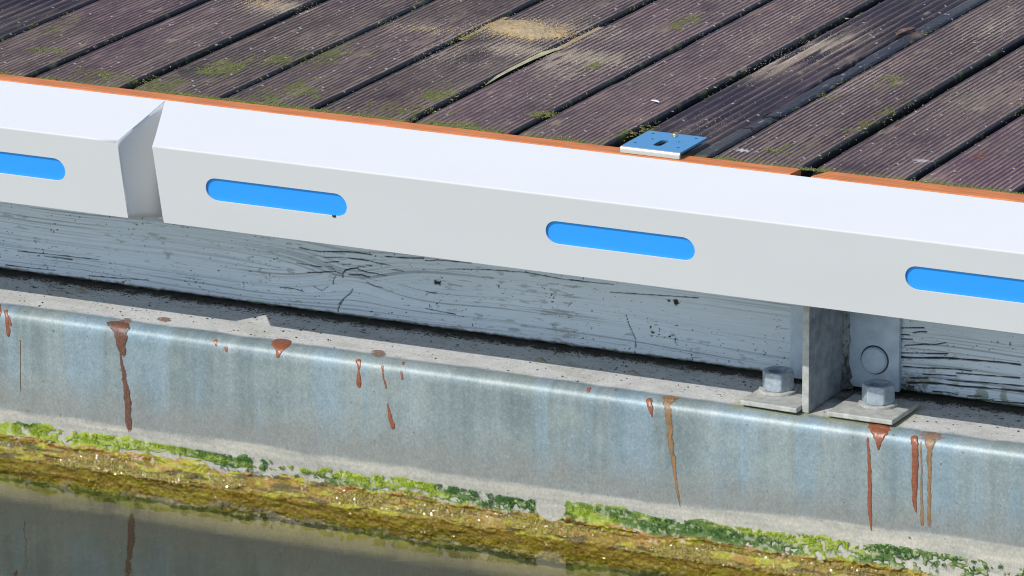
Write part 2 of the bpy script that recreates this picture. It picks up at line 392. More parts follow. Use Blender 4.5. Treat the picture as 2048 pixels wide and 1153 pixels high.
# ------------------------------------------------------------------ white edging with slots, blue insert behind
BY, BZ, TY, TZ = -.088, -.0415, -.0685, -.1555     # bend and bottom points of the section
fl = math.hypot(TY-BY, TZ-BZ); ud = Vector((0, (TY-BY)/fl, (TZ-BZ)/fl)); nin = Vector((0, -(TZ-BZ)/fl, (TY-BY)/fl))
def slot_loop(xc, zc, hl, r, seg=14):
    out = []
    for k in range(seg+1):
        a_ = math.pi/2-math.pi*k/seg; out.append((xc+hl-r+r*math.cos(a_), zc+r*math.sin(a_)))
    for k in range(seg+1):
        a_ = -math.pi/2-math.pi*k/seg; out.append((xc-hl+r+r*math.cos(a_), zc+r*math.sin(a_)))
    return out
def edging(x0, x1, n0, n1, slots, name_label):
    """n0/n1: +1 when that end is mitred to the notch apex; coordinates: X and distance t down the front face"""
    e = empty('edging_profile', ((x0+x1)/2, 0, 0))
    bm = bmesh.new(); th = .0022; rb = .0020
    apex = -.5365; half = .0285
    def endx(which, yy):       # plan cut of the notch: half width grows with distance in front of the apex
        t = min(1, max(0, -yy/.088))
        return (apex-half*t) if which == 'L' else (apex+half*t)
    XA = (lambda yy: x0) if not n0 else (lambda yy: endx('R', yy))
    XB = (lambda yy: x1) if not n1 else (lambda yy: endx('L', yy))
    # section points along the outside: top plane -> arc -> front start
    tl = math.hypot(BY, BZ); td = Vector((0, BY/tl, BZ/tl)); tn = Vector((0, -BZ/tl, BY/tl))   # inward/down normal of the top
    sec = [Vector((0, 0, 0)), td*(tl*.5), td*(tl-rb-.0004), td*(tl-rb)]
    A0 = td*(tl-rb); A1 = Vector((0, BY, BZ))+ud*rb; Cn = Vector((0, BY, BZ))
    for k in range(1, 6):
        t = k/6; sec.append(A0*(1-t)**2+Cn*2*t*(1-t)+A1*t*t)
    sec.append(A1)
    nrm = []
    for k, s_ in enumerate(sec):
        d_ = (sec[min(k+1, len(sec)-1)]-sec[max(k-1, 0)]).normalized(); nrm.append(Vector((0, -d_.z, d_.y)))
    nx = 40
    def pt(f, p_): return Vector((XA(p_.y)+(XB(p_.y)-XA(p_.y))*f, p_.y, p_.z))
    out = [[bm.verts.new(pt(i/nx, s_)) for i in range(nx+1)] for s_ in sec]
    inn = [[bm.verts.new(pt(i/nx, s_)+n_*th) for i in range(nx+1)] for s_, n_ in zip(sec, nrm)]
    sm = []
    for k in range(len(sec)-1):
        for i in range(nx):
            f_ = bm.faces.new([out[k][i], out[k][i+1], out[k+1][i+1], out[k+1][i]])
            if k >= 2: sm.append(f_)
            bm.faces.new([inn[k][i], inn[k+1][i], inn[k+1][i+1], inn[k][i+1]])
    for i in range(nx):
        bm.faces.new([out[0][i], inn[0][i], inn[0][i+1], out[0][i+1]])
    for k in range(len(sec)-1):
        bm.faces.new([out[k][0], out[k+1][0], inn[k+1][0], inn[k][0]]); bm.faces.new([out[k][nx], inn[k][nx], inn[k+1][nx], out[k+1][nx]])
    # front face with slots : parameter (X, t)
    t0, t1 = rb, fl
    fb = Vector((0, BY, BZ))
    def fn(a_, b_, d_): return Vector((a_, 0, 0))+fb+ud*b_+nin*d_
    oa = [(XA(fb.y), t0)]
    nn = 60; Xa_, Xb_ = XA(fb.y), XB(fb.y); Xa2, Xb2 = XA(TY), XB(TY)
    Xa2 = Xa_+(.004 if n0 else 0); Xb2 = Xb_+(.004 if n1 else 0)
    outl = [(Xa_+(Xb_-Xa_)*i/nn, t0) for i in range(nn+1)]+[(Xb2+(Xa2-Xb2)*i/nn, t1) for i in range(nn+1)]
    holes = [slot_loop(c_, (-.0955-BZ)/ud.z, .1095, .0172) for c_ in slots]
    plate(bm, outl, holes, fn, th)
    for f_ in sm: f_.smooth = True
    me_o = bmo('cover_sheet', bm, M_white, e, False, 0, e.location); me_o.location = (0, 0, 0)
    # folded web closing the notch
    if n0 or n1:
        bm = bmesh.new()
        s_ = -1 if n1 else 1
        xw = lambda yy: apex+s_*(half*min(1, -yy/.088))-s_*.0002
        o1 = [(0, -.001)]+[(yy, BZ*(yy/BY)-.0006) for yy in (-.03, -.06, BY+.0015)]
        front = [Vector((xw(yy), yy, zz)) for yy, zz in o1]
        botf = Vector((apex+s_*half+.0035, TY+.001, TZ+.0004)); ba = Vector((apex-.006, .012, TZ-.017))
        # curved sheet between the cut edge and the apex line
        nu_, nv_ = 12, 14; g_ = []
        for a_ in range(nu_+1):
            t = a_/nu_
            top_ = Vector((apex+s_*half*(1-t), BY*(1-t), BZ*(1-t)-.0006))
            bot_ = botf*(1-t)+ba*t
            row = []
            for b_ in range(nv_+1):
                v_ = b_/nv_; p_ = top_*(1-v_)+bot_*v_
                p_.x += s_*.003*math.sin(math.pi*t)*math.sin(math.pi*min(1, v_*1.2+.1))
                row.append(bm.verts.new(p_))
            g_.append(row)
        for a_ in range(nu_):
            for b_ in range(nv_):
                bm.faces.new([g_[a_][b_], g_[a_+1][b_], g_[a_+1][b_+1], g_[a_][b_+1]]).smooth = True
        o_ = bmo('folded_web', bm, M_white, e, True, 0, e.location); o_.location = (0, 0, 0)
        so = o_.modifiers.new('solid', 'SOLIDIFY'); so.thickness = .0015; so.offset = 0
    # blue insert behind the slots, one piece per slot
    for c_ in slots:
        bm = bmesh.new()
        lp = slot_loop(c_, (-.0955-BZ)/ud.z, .116, .023)
        plate(bm, lp, [], lambda a_, b_, d_: Vector((a_, 0, 0))+fb+ud*b_+nin*(d_+th+.0008), .004)
        o_ = bmo('slot_insert', bm, M_blue, e, False, 0, e.location); o_.location = (0, 0, 0)
    tag(e, name_label, 'edging', 'white slotted edging lengths')
    return e
edging(-2.0, -.5365, False, True, [-.7635, -1.2825, -1.80], 'short white slotted edging length left of the notched joint, one blue slot in view')
edging(-.5365, 2.1, True, False, [-.3215, .1975, .7165, 1.2355, 1.7545], 'long white slotted edging length right of the notched joint, three bright blue slots in view')

# ------------------------------------------------------------------ painted beams
CR = [
(0.00077, [(-0.4179, -0.2415), (-0.4022, -0.243), (-0.3866, -0.2433), (-0.3522, -0.2394), (-0.3273, -0.2376), (-0.3025, -0.2382)]),(0.00077, [(-0.2808, -0.238), (-0.2623, -0.2372), (-0.2469, -0.2362), (-0.2207, -0.2334)]),(0.00077, [(-0.3335, -0.2921), (-0.3375, -0.2991), (-0.3486, -0.3084), (-0.3558, -0.3172)]),(0.00077, [(-0.4051, -0.2764), (-0.3871, -0.2742), (-0.3613, -0.2697), (-0.3527, -0.2719)]),(0.00077, [(-0.3489, -0.2775), (-0.3496, -0.2718), (-0.3456, -0.2663), (-0.337, -0.2628), (-0.3245, -0.2602)]),(0.00077, [(-0.3379, -0.2718), (-0.3185, -0.2698), (-0.3068, -0.2717)]),(0.00046, [(-0.2177, -0.2363), (-0.2038, -0.2349)]),(0.00046, [(-0.2038, -0.2339), (-0.1854, -0.2327), (-0.161, -0.2318), (-0.1457, -0.2311)]),(0.00046, [(-0.3773, -0.2512), (-0.3492, -0.2474), (-0.3306, -0.2473), (-0.3088, -0.2475), (-0.2934, -0.2492), (-0.2733, -0.25)]),(0.00046, [(-0.4237, -0.2643), (-0.4089, -0.2654), (-0.3963, -0.2657), (-0.3823, -0.266)]),(0.00046, [(-0.3775, -0.2582), (-0.3665, -0.2564), (-0.3556, -0.2545)]),(0.00046, [(-0.3494, -0.2579), (-0.3369, -0.2559)]),(0.00046, [(-0.376, -0.2638), (-0.3666, -0.2638), (-0.362, -0.2676), (-0.3613, -0.2697)]),(0.00046, [(-0.3245, -0.2573), (-0.3136, -0.2574)]),(0.00046, [(-0.312, -0.2541), (-0.3027, -0.2547)]),(0.00046, [(-0.3246, -0.2623), (-0.3091, -0.2648), (-0.2967, -0.2647), (-0.2812, -0.2664)]),(0.00046, [(-0.2733, -0.2554), (-0.2625, -0.2558), (-0.2525, -0.2562)]),(0.00046, [(-0.3655, -0.2896), (-0.3646, -0.2837), (-0.3622, -0.2777)]),(0.00046, [(-0.3486, -0.3106), (-0.3566, -0.3216), (-0.3591, -0.3335)]),(0.00046, [(-0.3124, -0.2788), (-0.2969, -0.2841), (-0.2861, -0.2842)]),(0.00046, [(-0.4504, -0.3043), (-0.441, -0.3032), (-0.4268, -0.3036), (-0.4127, -0.3055)]),(0.00046, [(-0.3953, -0.2961), (-0.3875, -0.2995), (-0.3828, -0.3011), (-0.3733, -0.2934)]),(0.00046, [(-0.2184, -0.3066), (-0.1938, -0.3086), (-0.1709, -0.3093)]),(0.00046, [(-0.2166, -0.2821), (-0.2013, -0.282)]),(0.0005, [(-0.1852, -0.2447), (-0.1232, -0.238), (-0.0616, -0.2346), (-0.0092, -0.2372), (0.0386, -0.2367), (0.0732, -0.2357)]),(0.0005, [(0.0689, -0.2473), (0.1034, -0.2451), (0.2019, -0.239)]),(0.0005, [(0.0926, -0.277), (0.0969, -0.2907), (0.1077, -0.3118), (0.1056, -0.3325)]),(0.00046, [(-0.883, -0.302), (-0.8469, -0.3013), (-0.8141, -0.3003), (-0.7766, -0.2995), (-0.7473, -0.2989)]),(0.00046, [(-0.8388, -0.3048), (-0.8142, -0.304), (-0.7914, -0.3042)]),(0.00046, [(-0.9036, -0.3259), (-0.8641, -0.3255), (-0.8214, -0.324)]),(0.00046, [(-0.766, -0.3254), (-0.7172, -0.3231), (-0.6654, -0.3197)]),(0.00085, [(0.5015, -0.2857), (0.5235, -0.2838), (0.565, -0.2787), (0.5871, -0.2772), (0.6174, -0.2758), (0.6517, -0.274), (0.675, -0.274)]),(0.00085, [(0.5143, -0.3208), (0.5379, -0.3173), (0.5628, -0.3158), (0.585, -0.316), (0.6181, -0.3135), (0.6524, -0.3117), (0.6815, -0.311)]),(0.00058, [(0.5013, -0.2446), (0.5201, -0.2418), (0.5353, -0.2399)]),(0.00058, [(0.5202, -0.2486), (0.5312, -0.2458), (0.5389, -0.2453)]),(0.00058, [(0.5011, -0.2537), (0.5147, -0.2526)]),(0.00058, [(0.5011, -0.2601), (0.5182, -0.2585)]),(0.00058, [(0.5079, -0.2683), (0.5232, -0.2657), (0.5357, -0.2631), (0.5509, -0.2617), (0.5674, -0.2569)]),(0.00058, [(0.5025, -0.2797), (0.5317, -0.2763), (0.5704, -0.2721)]),(0.00058, [(0.5056, -0.2982), (0.5348, -0.2969), (0.5653, -0.2935), (0.5874, -0.292), (0.6053, -0.2921)]),(0.00058, [(0.5349, -0.3055), (0.5626, -0.303), (0.5834, -0.3019)]),(0.00058, [(0.5833, -0.2976), (0.604, -0.2965), (0.6384, -0.2945), (0.674, -0.2928)]),(0.00058, [(0.5683, -0.3087), (0.5904, -0.3085), (0.6248, -0.3057), (0.6592, -0.3041), (0.6813, -0.3036)]),(0.00058, [(0.5155, -0.3134), (0.5405, -0.3102)]),(0.00058, [(0.5492, -0.3284), (0.5713, -0.3264), (0.5852, -0.3283)]),(0.00058, [(0.5562, -0.3335), (0.577, -0.3335), (0.6047, -0.3339), (0.6459, -0.33), (0.6818, -0.3277)]),(0.00058, [(0.599, -0.3279), (0.6197, -0.3258)]),(0.00058, [(0.6115, -0.3316), (0.6376, -0.3288)]),]
def beam(xa, xb, seed, label, lines_amt):
    ya, z0, z1 = .166, -.333, -.035
    vis0, vis1 = max(xa, -.95), min(xb, .80)
    xs = np.unique(np.concatenate([np.linspace(xa, vis0, 20), np.arange(vis0, vis1, .0014), np.linspace(vis1, xb, 20)]))
    zs = np.concatenate([[z0], np.arange(z0+.0004, -.205, .0008), np.linspace(-.20, z1, 12)])
    X, Z = np.meshgrid(xs, zs, indexing='ij')
    rough_b = (fbm(X*90, Z*0, seed, 3)-.5)
    kx, kz = -.335, -.275      # knot region: the grain flows round it
    rr = np.hypot((X-kx)/2.2, Z-kz)
    bend = .020*np.exp(-(rr/.035)**2)*np.sign(Z-kz)
    g = Z + bend*(1 if xa < .4 else 0) + (fbm(X*2.5, Z*6, seed+2, 3)-.5)*.02
    gr = fbm(X*2.2, g*300, seed+4, 3); gr2 = fbm(X*5, g*750, seed+5, 2)
    amt = ss(.35, .7, fbm(X*3+3, Z*10, seed+6, 2)+lines_amt)
    low = ss(-.265, -.315, Z)
    h = (gr-.5)*.0010*(.4+amt)+(gr2-.5)*.0005*(.3+amt)
    lineg = ss(.52, .70, gr2*.7+gr*.3)*(.25+.75*np.maximum(amt, low))
    h = h-lineg*.0006
    crk = np.zeros_like(X)
    for wd, pl in CR:
        px = [q[0] for q in pl]; pz = [q[1] for q in pl]
        i0, i1 = np.searchsorted(xs, [min(px)-.006, max(px)+.006])
        j0, j1 = np.searchsorted(zs, [min(pz)-.006, max(pz)+.006])
        if i1-i0 < 2 or j1-j0 < 1: continue
        a_ = X[i0:i1, j0:j1]; b_ = Z[i0:i1, j0:j1]
        d = sg(a_, b_, pl, 0); w_ = max(wd, .00052)*(.55+.8*vn(a_*90, b_*90, 9))*(.9 if xa < .4 else 1.3)
        crk[i0:i1, j0:j1] = np.maximum(crk[i0:i1, j0:j1], ss(w_*1.7, w_*.5, d))
    h = h-crk*.0022
    # dark specks and larger chips
    n1 = fbm(X*330, Z*360, seed+20, 2); n2 = fbm(X*30, Z*30, seed+21, 2)
    spk = ss(.845, .89, n1+.22*(n2-.5)+.02*low)
    n3 = fbm(X*60, Z*240, seed+23, 3); n4 = fbm(X*9, Z*16, seed+25, 2)
    smu = ss(.66, .74, n3*.75+.25*n4)*.5
    for bx, bz, br in ((-.199, -.266, .005), (.169, -.249, .0055), (-.297, -.239, .002), (.158, -.249, .003)):
        spk = np.maximum(spk, ss(br*1.2, br*.6, np.hypot(X-bx, (Z-bz)*1.3)+(n1-.5)*br*1.4))
    h = h-spk*.0005
    edge = ss(.006, .0, Z-z0+(fbm(X*120, Z*50, seed+30, 3)-.5)*.007)
    col = mix((.53, .62, .69), (.62, .71, .78), fbm(X*5, Z*18, seed+33, 3))
    col = mix(col, (.24, .28, .31), lineg*.75); col = mix(col, (.62, .72, .82), ss(.55, .7, fbm(X*4, g*420, seed+8, 2))*.35)
    col = mix(col, (.20, .20, .18), smu)
    col = mix(col, (.018, .018, .018), np.clip(crk*1.15, 0, 1))
    col = mix(col, (.03, .026, .022), spk)
    col = mix(col, (.07, .075, .045), edge*.9)
    if xa > .4:
        mo = ss(.035, .0, np.hypot((X-.513), (Z+.333)*.8)+(n3-.5)*.03); col = mix(col, (.045, .05, .025), mo*ss(.4, .6, n1*.6+.4*n3+mo*.2))
        mo2 = ss(.045, .0, Z-z0)*ss(.60, .72, fbm(X*80, Z*80, 99, 3)); col = mix(col, (.09, .11, .03), mo2*.7)
    C = np.concatenate([np.clip(col, .01, .9), (.50+.3*spk)[..., None]], -1)
    Yv = ya-h + .003*ss(.003, 0, Z-z0)+rough_b*.0
    Z = Z + np.where(Z <= z0+1e-6, rough_b*.004, 0)
    V = np.stack([X, Yv, Z], -1)
    nu, nv = V.shape[:2]
    # close the body behind the face
    back = V[:, [0, nv-1]].copy(); back[:, :, 1] = .25
    n0 = nu*nv; i = np.arange(nu-1)
    Fb = np.stack([i*nv, n0+i*2, n0+(i+1)*2, (i+1)*nv], -1)
    Ft = np.stack([i*nv+nv-1, (i+1)*nv+nv-1, n0+(i+1)*2+1, n0+i*2+1], -1)
    Fk = np.stack([n0+i*2, n0+i*2+1, n0+(i+1)*2+1, n0+(i+1)*2], -1)
    VV = np.concatenate([V.reshape(-1, 3), back.reshape(-1, 3)]); CC = np.concatenate([C.reshape(-1, 4), np.tile([.2, .2, .2, .7], (nu*2, 1))])
    Fe = []
    for q in (0, nu-1):
        for j in range(nv-1): pass
    o = raw('timber_beam', VV, np.concatenate([gridF(nu, nv), Fb, Ft, Fk]), M_beam, None, CC, True, ((xa+xb)/2, .2, -.333))
    tag(o, label, 'timber beam', 'painted timber beams under the deck')
beam(-2.1, .419, 3, 'smoother grey painted timber beam left of the steel bracket, cracks around a knot', 0.0)
beam(.4205, 2.1, 13, 'heavily cracked grey painted timber beam right of the steel bracket', .25)

# ------------------------------------------------------------------ galvanised channel
def S(s):
    s = np.asarray(s, float); a = np.clip(s/RB, 0, math.pi/2)
    y = np.where(s < 0, YF+RB-s, YF+RB-RB*np.sin(a))
    z = np.where(s < 0, ZL, ZL-RB+RB*np.cos(a)-np.maximum(0, s-RB*math.pi/2))
    ny = np.where(s < 0, 0, -np.sin(a)); nz = np.where(s < 0, 1, np.cos(a))
    return y, z, ny, nz
ch = empty('steel_channel', (0, YF, ZL))
tag(ch, 'galvanised steel channel with rounded top edge and brown paint runs above the waterline', 'steel channel')
xs = np.concatenate([np.linspace(-2.1, -.97, 30), np.arange(-.95, .82, .0019), np.linspace(.84, 2.1, 30)])
sl = np.concatenate([np.linspace(-.235, -.15, 8), np.arange(-.148, .235, .0016), np.linspace(.24, .65, 14)])
X, Sg = np.meshgrid(xs, sl, indexing='ij')
y_, z_, ny_, nz_ = S(Sg)
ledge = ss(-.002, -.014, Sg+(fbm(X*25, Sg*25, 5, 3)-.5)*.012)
f1 = fbm(X*40, Sg*40, 31, 4); f2 = fbm(X*9, Sg*5, 33, 3); st = fbm(X*38, Sg*2.0, 37, 3); st2 = fbm(X*150, Sg*6, 38, 2)
face = mix((.165, .215, .220), (.30, .36, .37), np.clip(-.35+.9*st+.7*f2+.5*(st2-.5)+.2*f1, 0, 1)); face = mix(face, (.31, .36, .34), ss(.5, .75, fbm(X*12, Sg*18, 39, 4))*.5); face = mix(face, (.25, .37, .45), ss(.5, .7, fbm(X*30+5, Sg*2.5, 40, 3))*.45)
spang = ss(.70, .8, fbm(X*420, Sg*420, 44, 2)); face = mix(face, (.50, .56, .58), spang*.22)
scr = ss(.79, .83, fbm(X*70, Sg*26, 46, 4)); face = mix(face, (.18, .23, .30), scr*.5)
low = ss(.085, .15, Sg+(f1-.5)*.03)
face = mix(face, (.27, .275, .25), low*.8)
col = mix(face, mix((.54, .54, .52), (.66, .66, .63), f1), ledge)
grn = ss(.55, .8, fbm(X*14, Sg*30, 52, 3)); col = mix(col, (.42, .42, .34), ledge*grn*.4)
# lime band above the moss
zb = z_; paleb = ss(-.484, -.496, zb-.016*ss(.0, .6, X)-(fbm(X*9, zb*20, 61, 3)-.5)*.009)
pn = fbm(X*180, zb*220, 62, 3)
pst = fbm(X*14, zb*160, 63, 4); col = mix(col, mix((.34, .335, .30), (.60, .56, .46), np.clip(pn*.6+pst*.9-.25+.25*ss(-.1, .5, X), 0, 1)), paleb*(.7+.3*pst))
edg = np.exp(-((paleb-.5)/.22)**2)*(zb < -.45); col = mix(col, (.62, .60, .52), edg*.35*ss(.4, .6, f1))
# dirt on the ledge: a gritty line against the beam, specks
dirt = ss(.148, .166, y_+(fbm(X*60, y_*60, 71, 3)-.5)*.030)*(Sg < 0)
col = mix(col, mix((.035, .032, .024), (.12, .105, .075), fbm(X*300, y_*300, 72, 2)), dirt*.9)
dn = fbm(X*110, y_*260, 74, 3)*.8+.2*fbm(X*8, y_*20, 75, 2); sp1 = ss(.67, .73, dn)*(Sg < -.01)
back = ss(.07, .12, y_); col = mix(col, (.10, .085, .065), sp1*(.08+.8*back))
sp2 = ss(.83, .87, fbm(X*190, y_*330, 77, 2))*(Sg < -.004); col = mix(col, (.06, .05, .04), sp2*.9)
sp3 = ss(.90, .93, fbm(X*260, Sg*260, 78, 2)); col = mix(col, (.06, .05, .04), sp3*.9)
# green tint round the clamp plates
for cx in (.37, .50):
    d = np.maximum(abs(X-cx)-.05, abs(y_-.07)-.055)+(f1-.5)*.012; t = ss(.014, .0, d)*(Sg < .006)
    col = mix(col, (.34, .34, .14), t*.5); 
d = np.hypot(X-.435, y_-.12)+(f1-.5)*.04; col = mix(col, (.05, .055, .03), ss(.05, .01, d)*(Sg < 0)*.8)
rough = .41+.41*ledge+.4*paleb+.15*low*(1-paleb)
sub = ss(-.566, -.590, zb+(f1-.5)*.006); col = mix(col, mix(mix((.42, .38, .20), (.30, .27, .16), f1), (.022, .025, .022), ss(-.598, -.608, zb+(f1-.5)*.012+(fbm(X*7, zb*0, 66, 2)-.5)*.012)), sub); rough = rough*(1-sub)+.9*sub
C = np.concatenate([np.clip(col, .01, .9), np.clip(rough, .3, .9)[..., None]], -1)
dent = (fbm(X*3.5, Sg*4, 91, 2)-.5)*.0016
V = np.stack([X, y_+ny_*dent, z_+nz_*dent], -1)
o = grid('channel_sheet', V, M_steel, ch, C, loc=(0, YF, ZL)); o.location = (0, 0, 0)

DR = {'D1' : [(-0.813, 0.0152, 0.0037), (-0.8102, 0.0211, 0.0029), (-0.8074, 0.0324, 0.0029), (-0.8069, 0.0428, 0.0041), (-0.8063, 0.0486, 0.0029)] ,
'D1b' : [(-0.8054, 0.0205, 0.0017), (-0.8016, 0.0324, 0.0025)] ,
'D1c' : [(-0.8301, 0.0058, 0.005), (-0.8225, 0.0165, 0.0033), (-0.8223, 0.0226, 0.0025)] ,
'D2a' : [(-0.6295, 0.0106, 0.0203), (-0.6247, 0.0185, 0.0154), (-0.6211, 0.0289, 0.0106), (-0.6206, 0.0414, 0.0077), (-0.6192, 0.0508, 0.0069), (-0.6185, 0.0552, 0.0041)] ,
'D2s' : [(-0.6263, -0.0085, 0.009), (-0.6226, 0.0115, 0.0114)] ,
'D2b' : [(-0.6225, 0.0535, 0.002), (-0.6212, 0.0622, 0.0024), (-0.6184, 0.0788, 0.0037), (-0.6157, 0.0985, 0.0049), (-0.6129, 0.1159, 0.0061), (-0.6127, 0.1411, 0.0061), (-0.6116, 0.1574, 0.0053), (-0.6118, 0.1663, 0.0037)] ,
'D3' : [(-0.3773, -0.0105, 0.0151), (-0.3726, 0.0027, 0.0166), (-0.3709, 0.011, 0.0111), (-0.3706, 0.0178, 0.0047), (-0.3698, 0.0242, 0.0028)] ,
'D4' : [(-0.245, 0.0169, 0.0051), (-0.2438, 0.0212, 0.0035), (-0.2427, 0.0288, 0.0012), (-0.2427, 0.0367, 0.0031), (-0.2428, 0.0447, 0.0047), (-0.2421, 0.0504, 0.0031)] ,
'D5' : [(-0.2328, -0.0219, 0.011), (-0.2273, -0.0112, 0.0156), (-0.2229, -0.0027, 0.0101)] ,
'D6' : [(-0.2069, 0.0193, 0.0019), (-0.2046, 0.0268, 0.0012), (-0.2029, 0.0373, 0.0016), (-0.1999, 0.0485, 0.0016)] ,
'D6b' : [(-0.1979, 0.0722, 0.0012), (-0.1957, 0.0813, 0.0023), (-0.1927, 0.0926, 0.0039), (-0.1913, 0.1004, 0.0043), (-0.1905, 0.1046, 0.0027)] ,
'D7' : [(-0.1768, 0.0212, 0.0012), (-0.1751, 0.0266, 0.0023), (-0.1741, 0.0321, 0.0016)] ,
'D7b' : [(-0.1793, 0.0081, 0.0023), (-0.178, 0.0109, 0.0016)] ,
'D8' : [(0.106, 0.0096, 0.0034), (0.107, 0.0139, 0.0023)] ,
'D9' : [(0.199, 0.0155, 0.0048), (0.2016, 0.0225, 0.0048), (0.2032, 0.0291, 0.003), (0.2055, 0.0373, 0.0007)] ,
'D10' : [(0.2241, 0.0021, 0.0134), (0.2258, 0.0094, 0.0089), (0.2253, 0.0164, 0.0056), (0.23, 0.0305, 0.0052), (0.2316, 0.0452, 0.0056), (0.2346, 0.0767, 0.0045), (0.2391, 0.1039, 0.0033), (0.2414, 0.1235, 0.0026), (0.2452, 0.1444, 0.0022), (0.2482, 0.159, 0.0011)] ,
'D11' : [(0.5293, -0.0038, 0.0159), (0.5331, 0.0072, 0.0166), (0.5347, 0.0159, 0.0122), (0.5357, 0.0228, 0.0072), (0.5365, 0.0302, 0.004), (0.5366, 0.0364, 0.0025)] ,
'D12' : [(0.5209, 0.0248, 0.0018), (0.523, 0.0404, 0.0022), (0.5248, 0.0681, 0.0029), (0.5251, 0.0968, 0.0032), (0.5262, 0.1241, 0.0033), (0.5271, 0.138, 0.0025), (0.5287, 0.1519, 0.0011)] ,
'D13' : [(0.5868, 0.0173, 0.0061), (0.5895, 0.0279, 0.005), (0.5902, 0.0682, 0.005), (0.59, 0.1011, 0.0039), (0.5908, 0.1094, 0.0029), (0.5924, 0.1176, 0.0011)] ,
'D14' : [(0.6061, 0.0015, 0.0179), (0.61, 0.0095, 0.0221), (0.6082, 0.0149, 0.0121)] ,
'D15' : [(0.5968, 0.0202, 0.0014), (0.5992, 0.0509, 0.0014), (0.5999, 0.0927, 0.0021), (0.6012, 0.1331, 0.0029)] ,
'D16' : [(0.6091, 0.0178, 0.0086), (0.6106, 0.0252, 0.005), (0.6099, 0.0494, 0.0036), (0.6104, 0.0773, 0.0032), (0.6116, 0.112, 0.0032), (0.6127, 0.1329, 0.0036)] ,
'L1' : [(-0.7866, 0.0543, 0.0007), (-0.7891, 0.1301, 0.0007)] ,
'S1' : [(-0.4721, 0.0167, 0.0032), (-0.4692, 0.0209, 0.002)] ,
'S2' : [(-0.4526, 0.0239, 0.0028), (-0.4513, 0.0272, 0.002)] ,
'E1' : [(-0.5818, -0.0348, 0.0122), (-0.5781, -0.0283, 0.0146), (-0.5756, -0.0239, 0.0081)] ,
}
def blob(key, mt, name, lift=.0009):
    pts = DR[key]
    # resample the centreline smoothly
    P0 = np.array(pts); t = np.linspace(0, 1, len(P0)); n = 8*len(P0); tt = np.linspace(0, 1, n)
    Q = np.stack([np.interp(tt, t, P0[:, k]) for k in range(3)], -1)
    for _ in range(4):
        Q[1:-1] = .25*Q[:-2]+.5*Q[1:-1]+.25*Q[2:]
    sd = abs(hash_s(key))
    wv = Q[:, 2]*(.88+.3*vn(Q[:, 1]*260, Q[:, 1]*0+sd, 7)); offc = (vn(Q[:, 1]*120, Q[:, 1]*0+sd, 9)-.5)*np.minimum(.002, Q[:, 2]*.5)
    # rounded ends
    cap = 5; rows = []
    first, last = Q[0], Q[-1]
    def endrow(q, wv_, sign):
        out_ = []
        for k in range(1, cap+1):
            a_ = k/cap*math.pi/2; out_.append((q[0], q[1]+sign*min(wv_, .006)*math.sin(a_), max(1e-4, wv_*math.cos(a_))))
        return out_
    A = endrow(first, wv[0], -1)[::-1]; B = endrow(last, wv[-1], 1)
    R_ = [(q[0]+oc, q[1], w_) for q, w_, oc in zip(Q, wv, offc)]
    R_ = [(a_+offc[0], b_, c_) for a_, b_, c_ in A]+R_+[(a_+offc[-1], b_, c_) for a_, b_, c_ in B]
    R_ = np.array(R_); m_ = 13; u = np.linspace(-1, 1, m_)
    Xg = R_[:, 0:1]+R_[:, 2:3]*u[None]; Sg_ = np.repeat(R_[:, 1:2], m_, 1)
    Xg = Xg + (vn(Sg_*700, Xg*0+sd, 3)-.5)*.0008*abs(u)
    yy, zz, a_, b_ = S(Sg_)
    hgt = lift*np.sqrt(np.clip(1-u**2, 0, 1))[None]*np.clip(R_[:, 2:3]/.004, .25, 1.3)*(.7+.6*vn(Xg*300, Sg_*120, 5)) + .00025 + .001*0
    hgt = np.where(abs(u)[None] > .99, -.0008, hgt)
    # channel sheet is dented by up to 0.8 mm: follow it
    dd = (fbm(Xg*3.5, Sg_*4, 91, 2)-.5)*.0016
    V = np.stack([Xg, yy+a_*(hgt+dd), zz+b_*(hgt+dd)], -1)
    tt_ = np.linspace(0, 1, len(R_))[:, None]
    al = ss(1.0, .45, abs(u)[None]+(fbm(Xg*500, Sg_*200, 11, 3)-.5)*.9)*ss(1.02, .80, tt_+(fbm(Xg*300, Sg_*300, 12, 2)-.5)*.2)*(.72+.5*fbm(Xg*300, Sg_*90, 13, 2))
    C = np.concatenate([np.zeros(Xg.shape+(3,)), np.clip(al, 0, 1)[..., None]], -1)
    o = grid(name, V, mt, ch, C, loc=(0, YF, ZL)); o.location = (0, 0, 0)
    return o
def hash_s(k): return sum(ord(c)*(i+3) for i, c in enumerate(k)) % 97
red = ['D1', 'D1b', 'D1c', 'D3', 'D4', 'D6', 'D6b', 'D7', 'D7b', 'D8', 'D9', 'D11', 'D12', 'D13', 'S1', 'S2']
for k in red: blob(k, M_drip, 'paint_drip')
for k in ('D2a', 'D2b'): blob(k, M_darkdrip, 'paint_drip', .0007)
for k in ('D10', 'D16', 'D15'): blob(k, M_tan, 'rust_run', .0005)
for k in ('D5', 'D14', 'E1', 'D2s'): blob(k, M_thin, 'rust_smear', .0001)
blob('L1', M_darkdrip, 'rust_run', .0003)

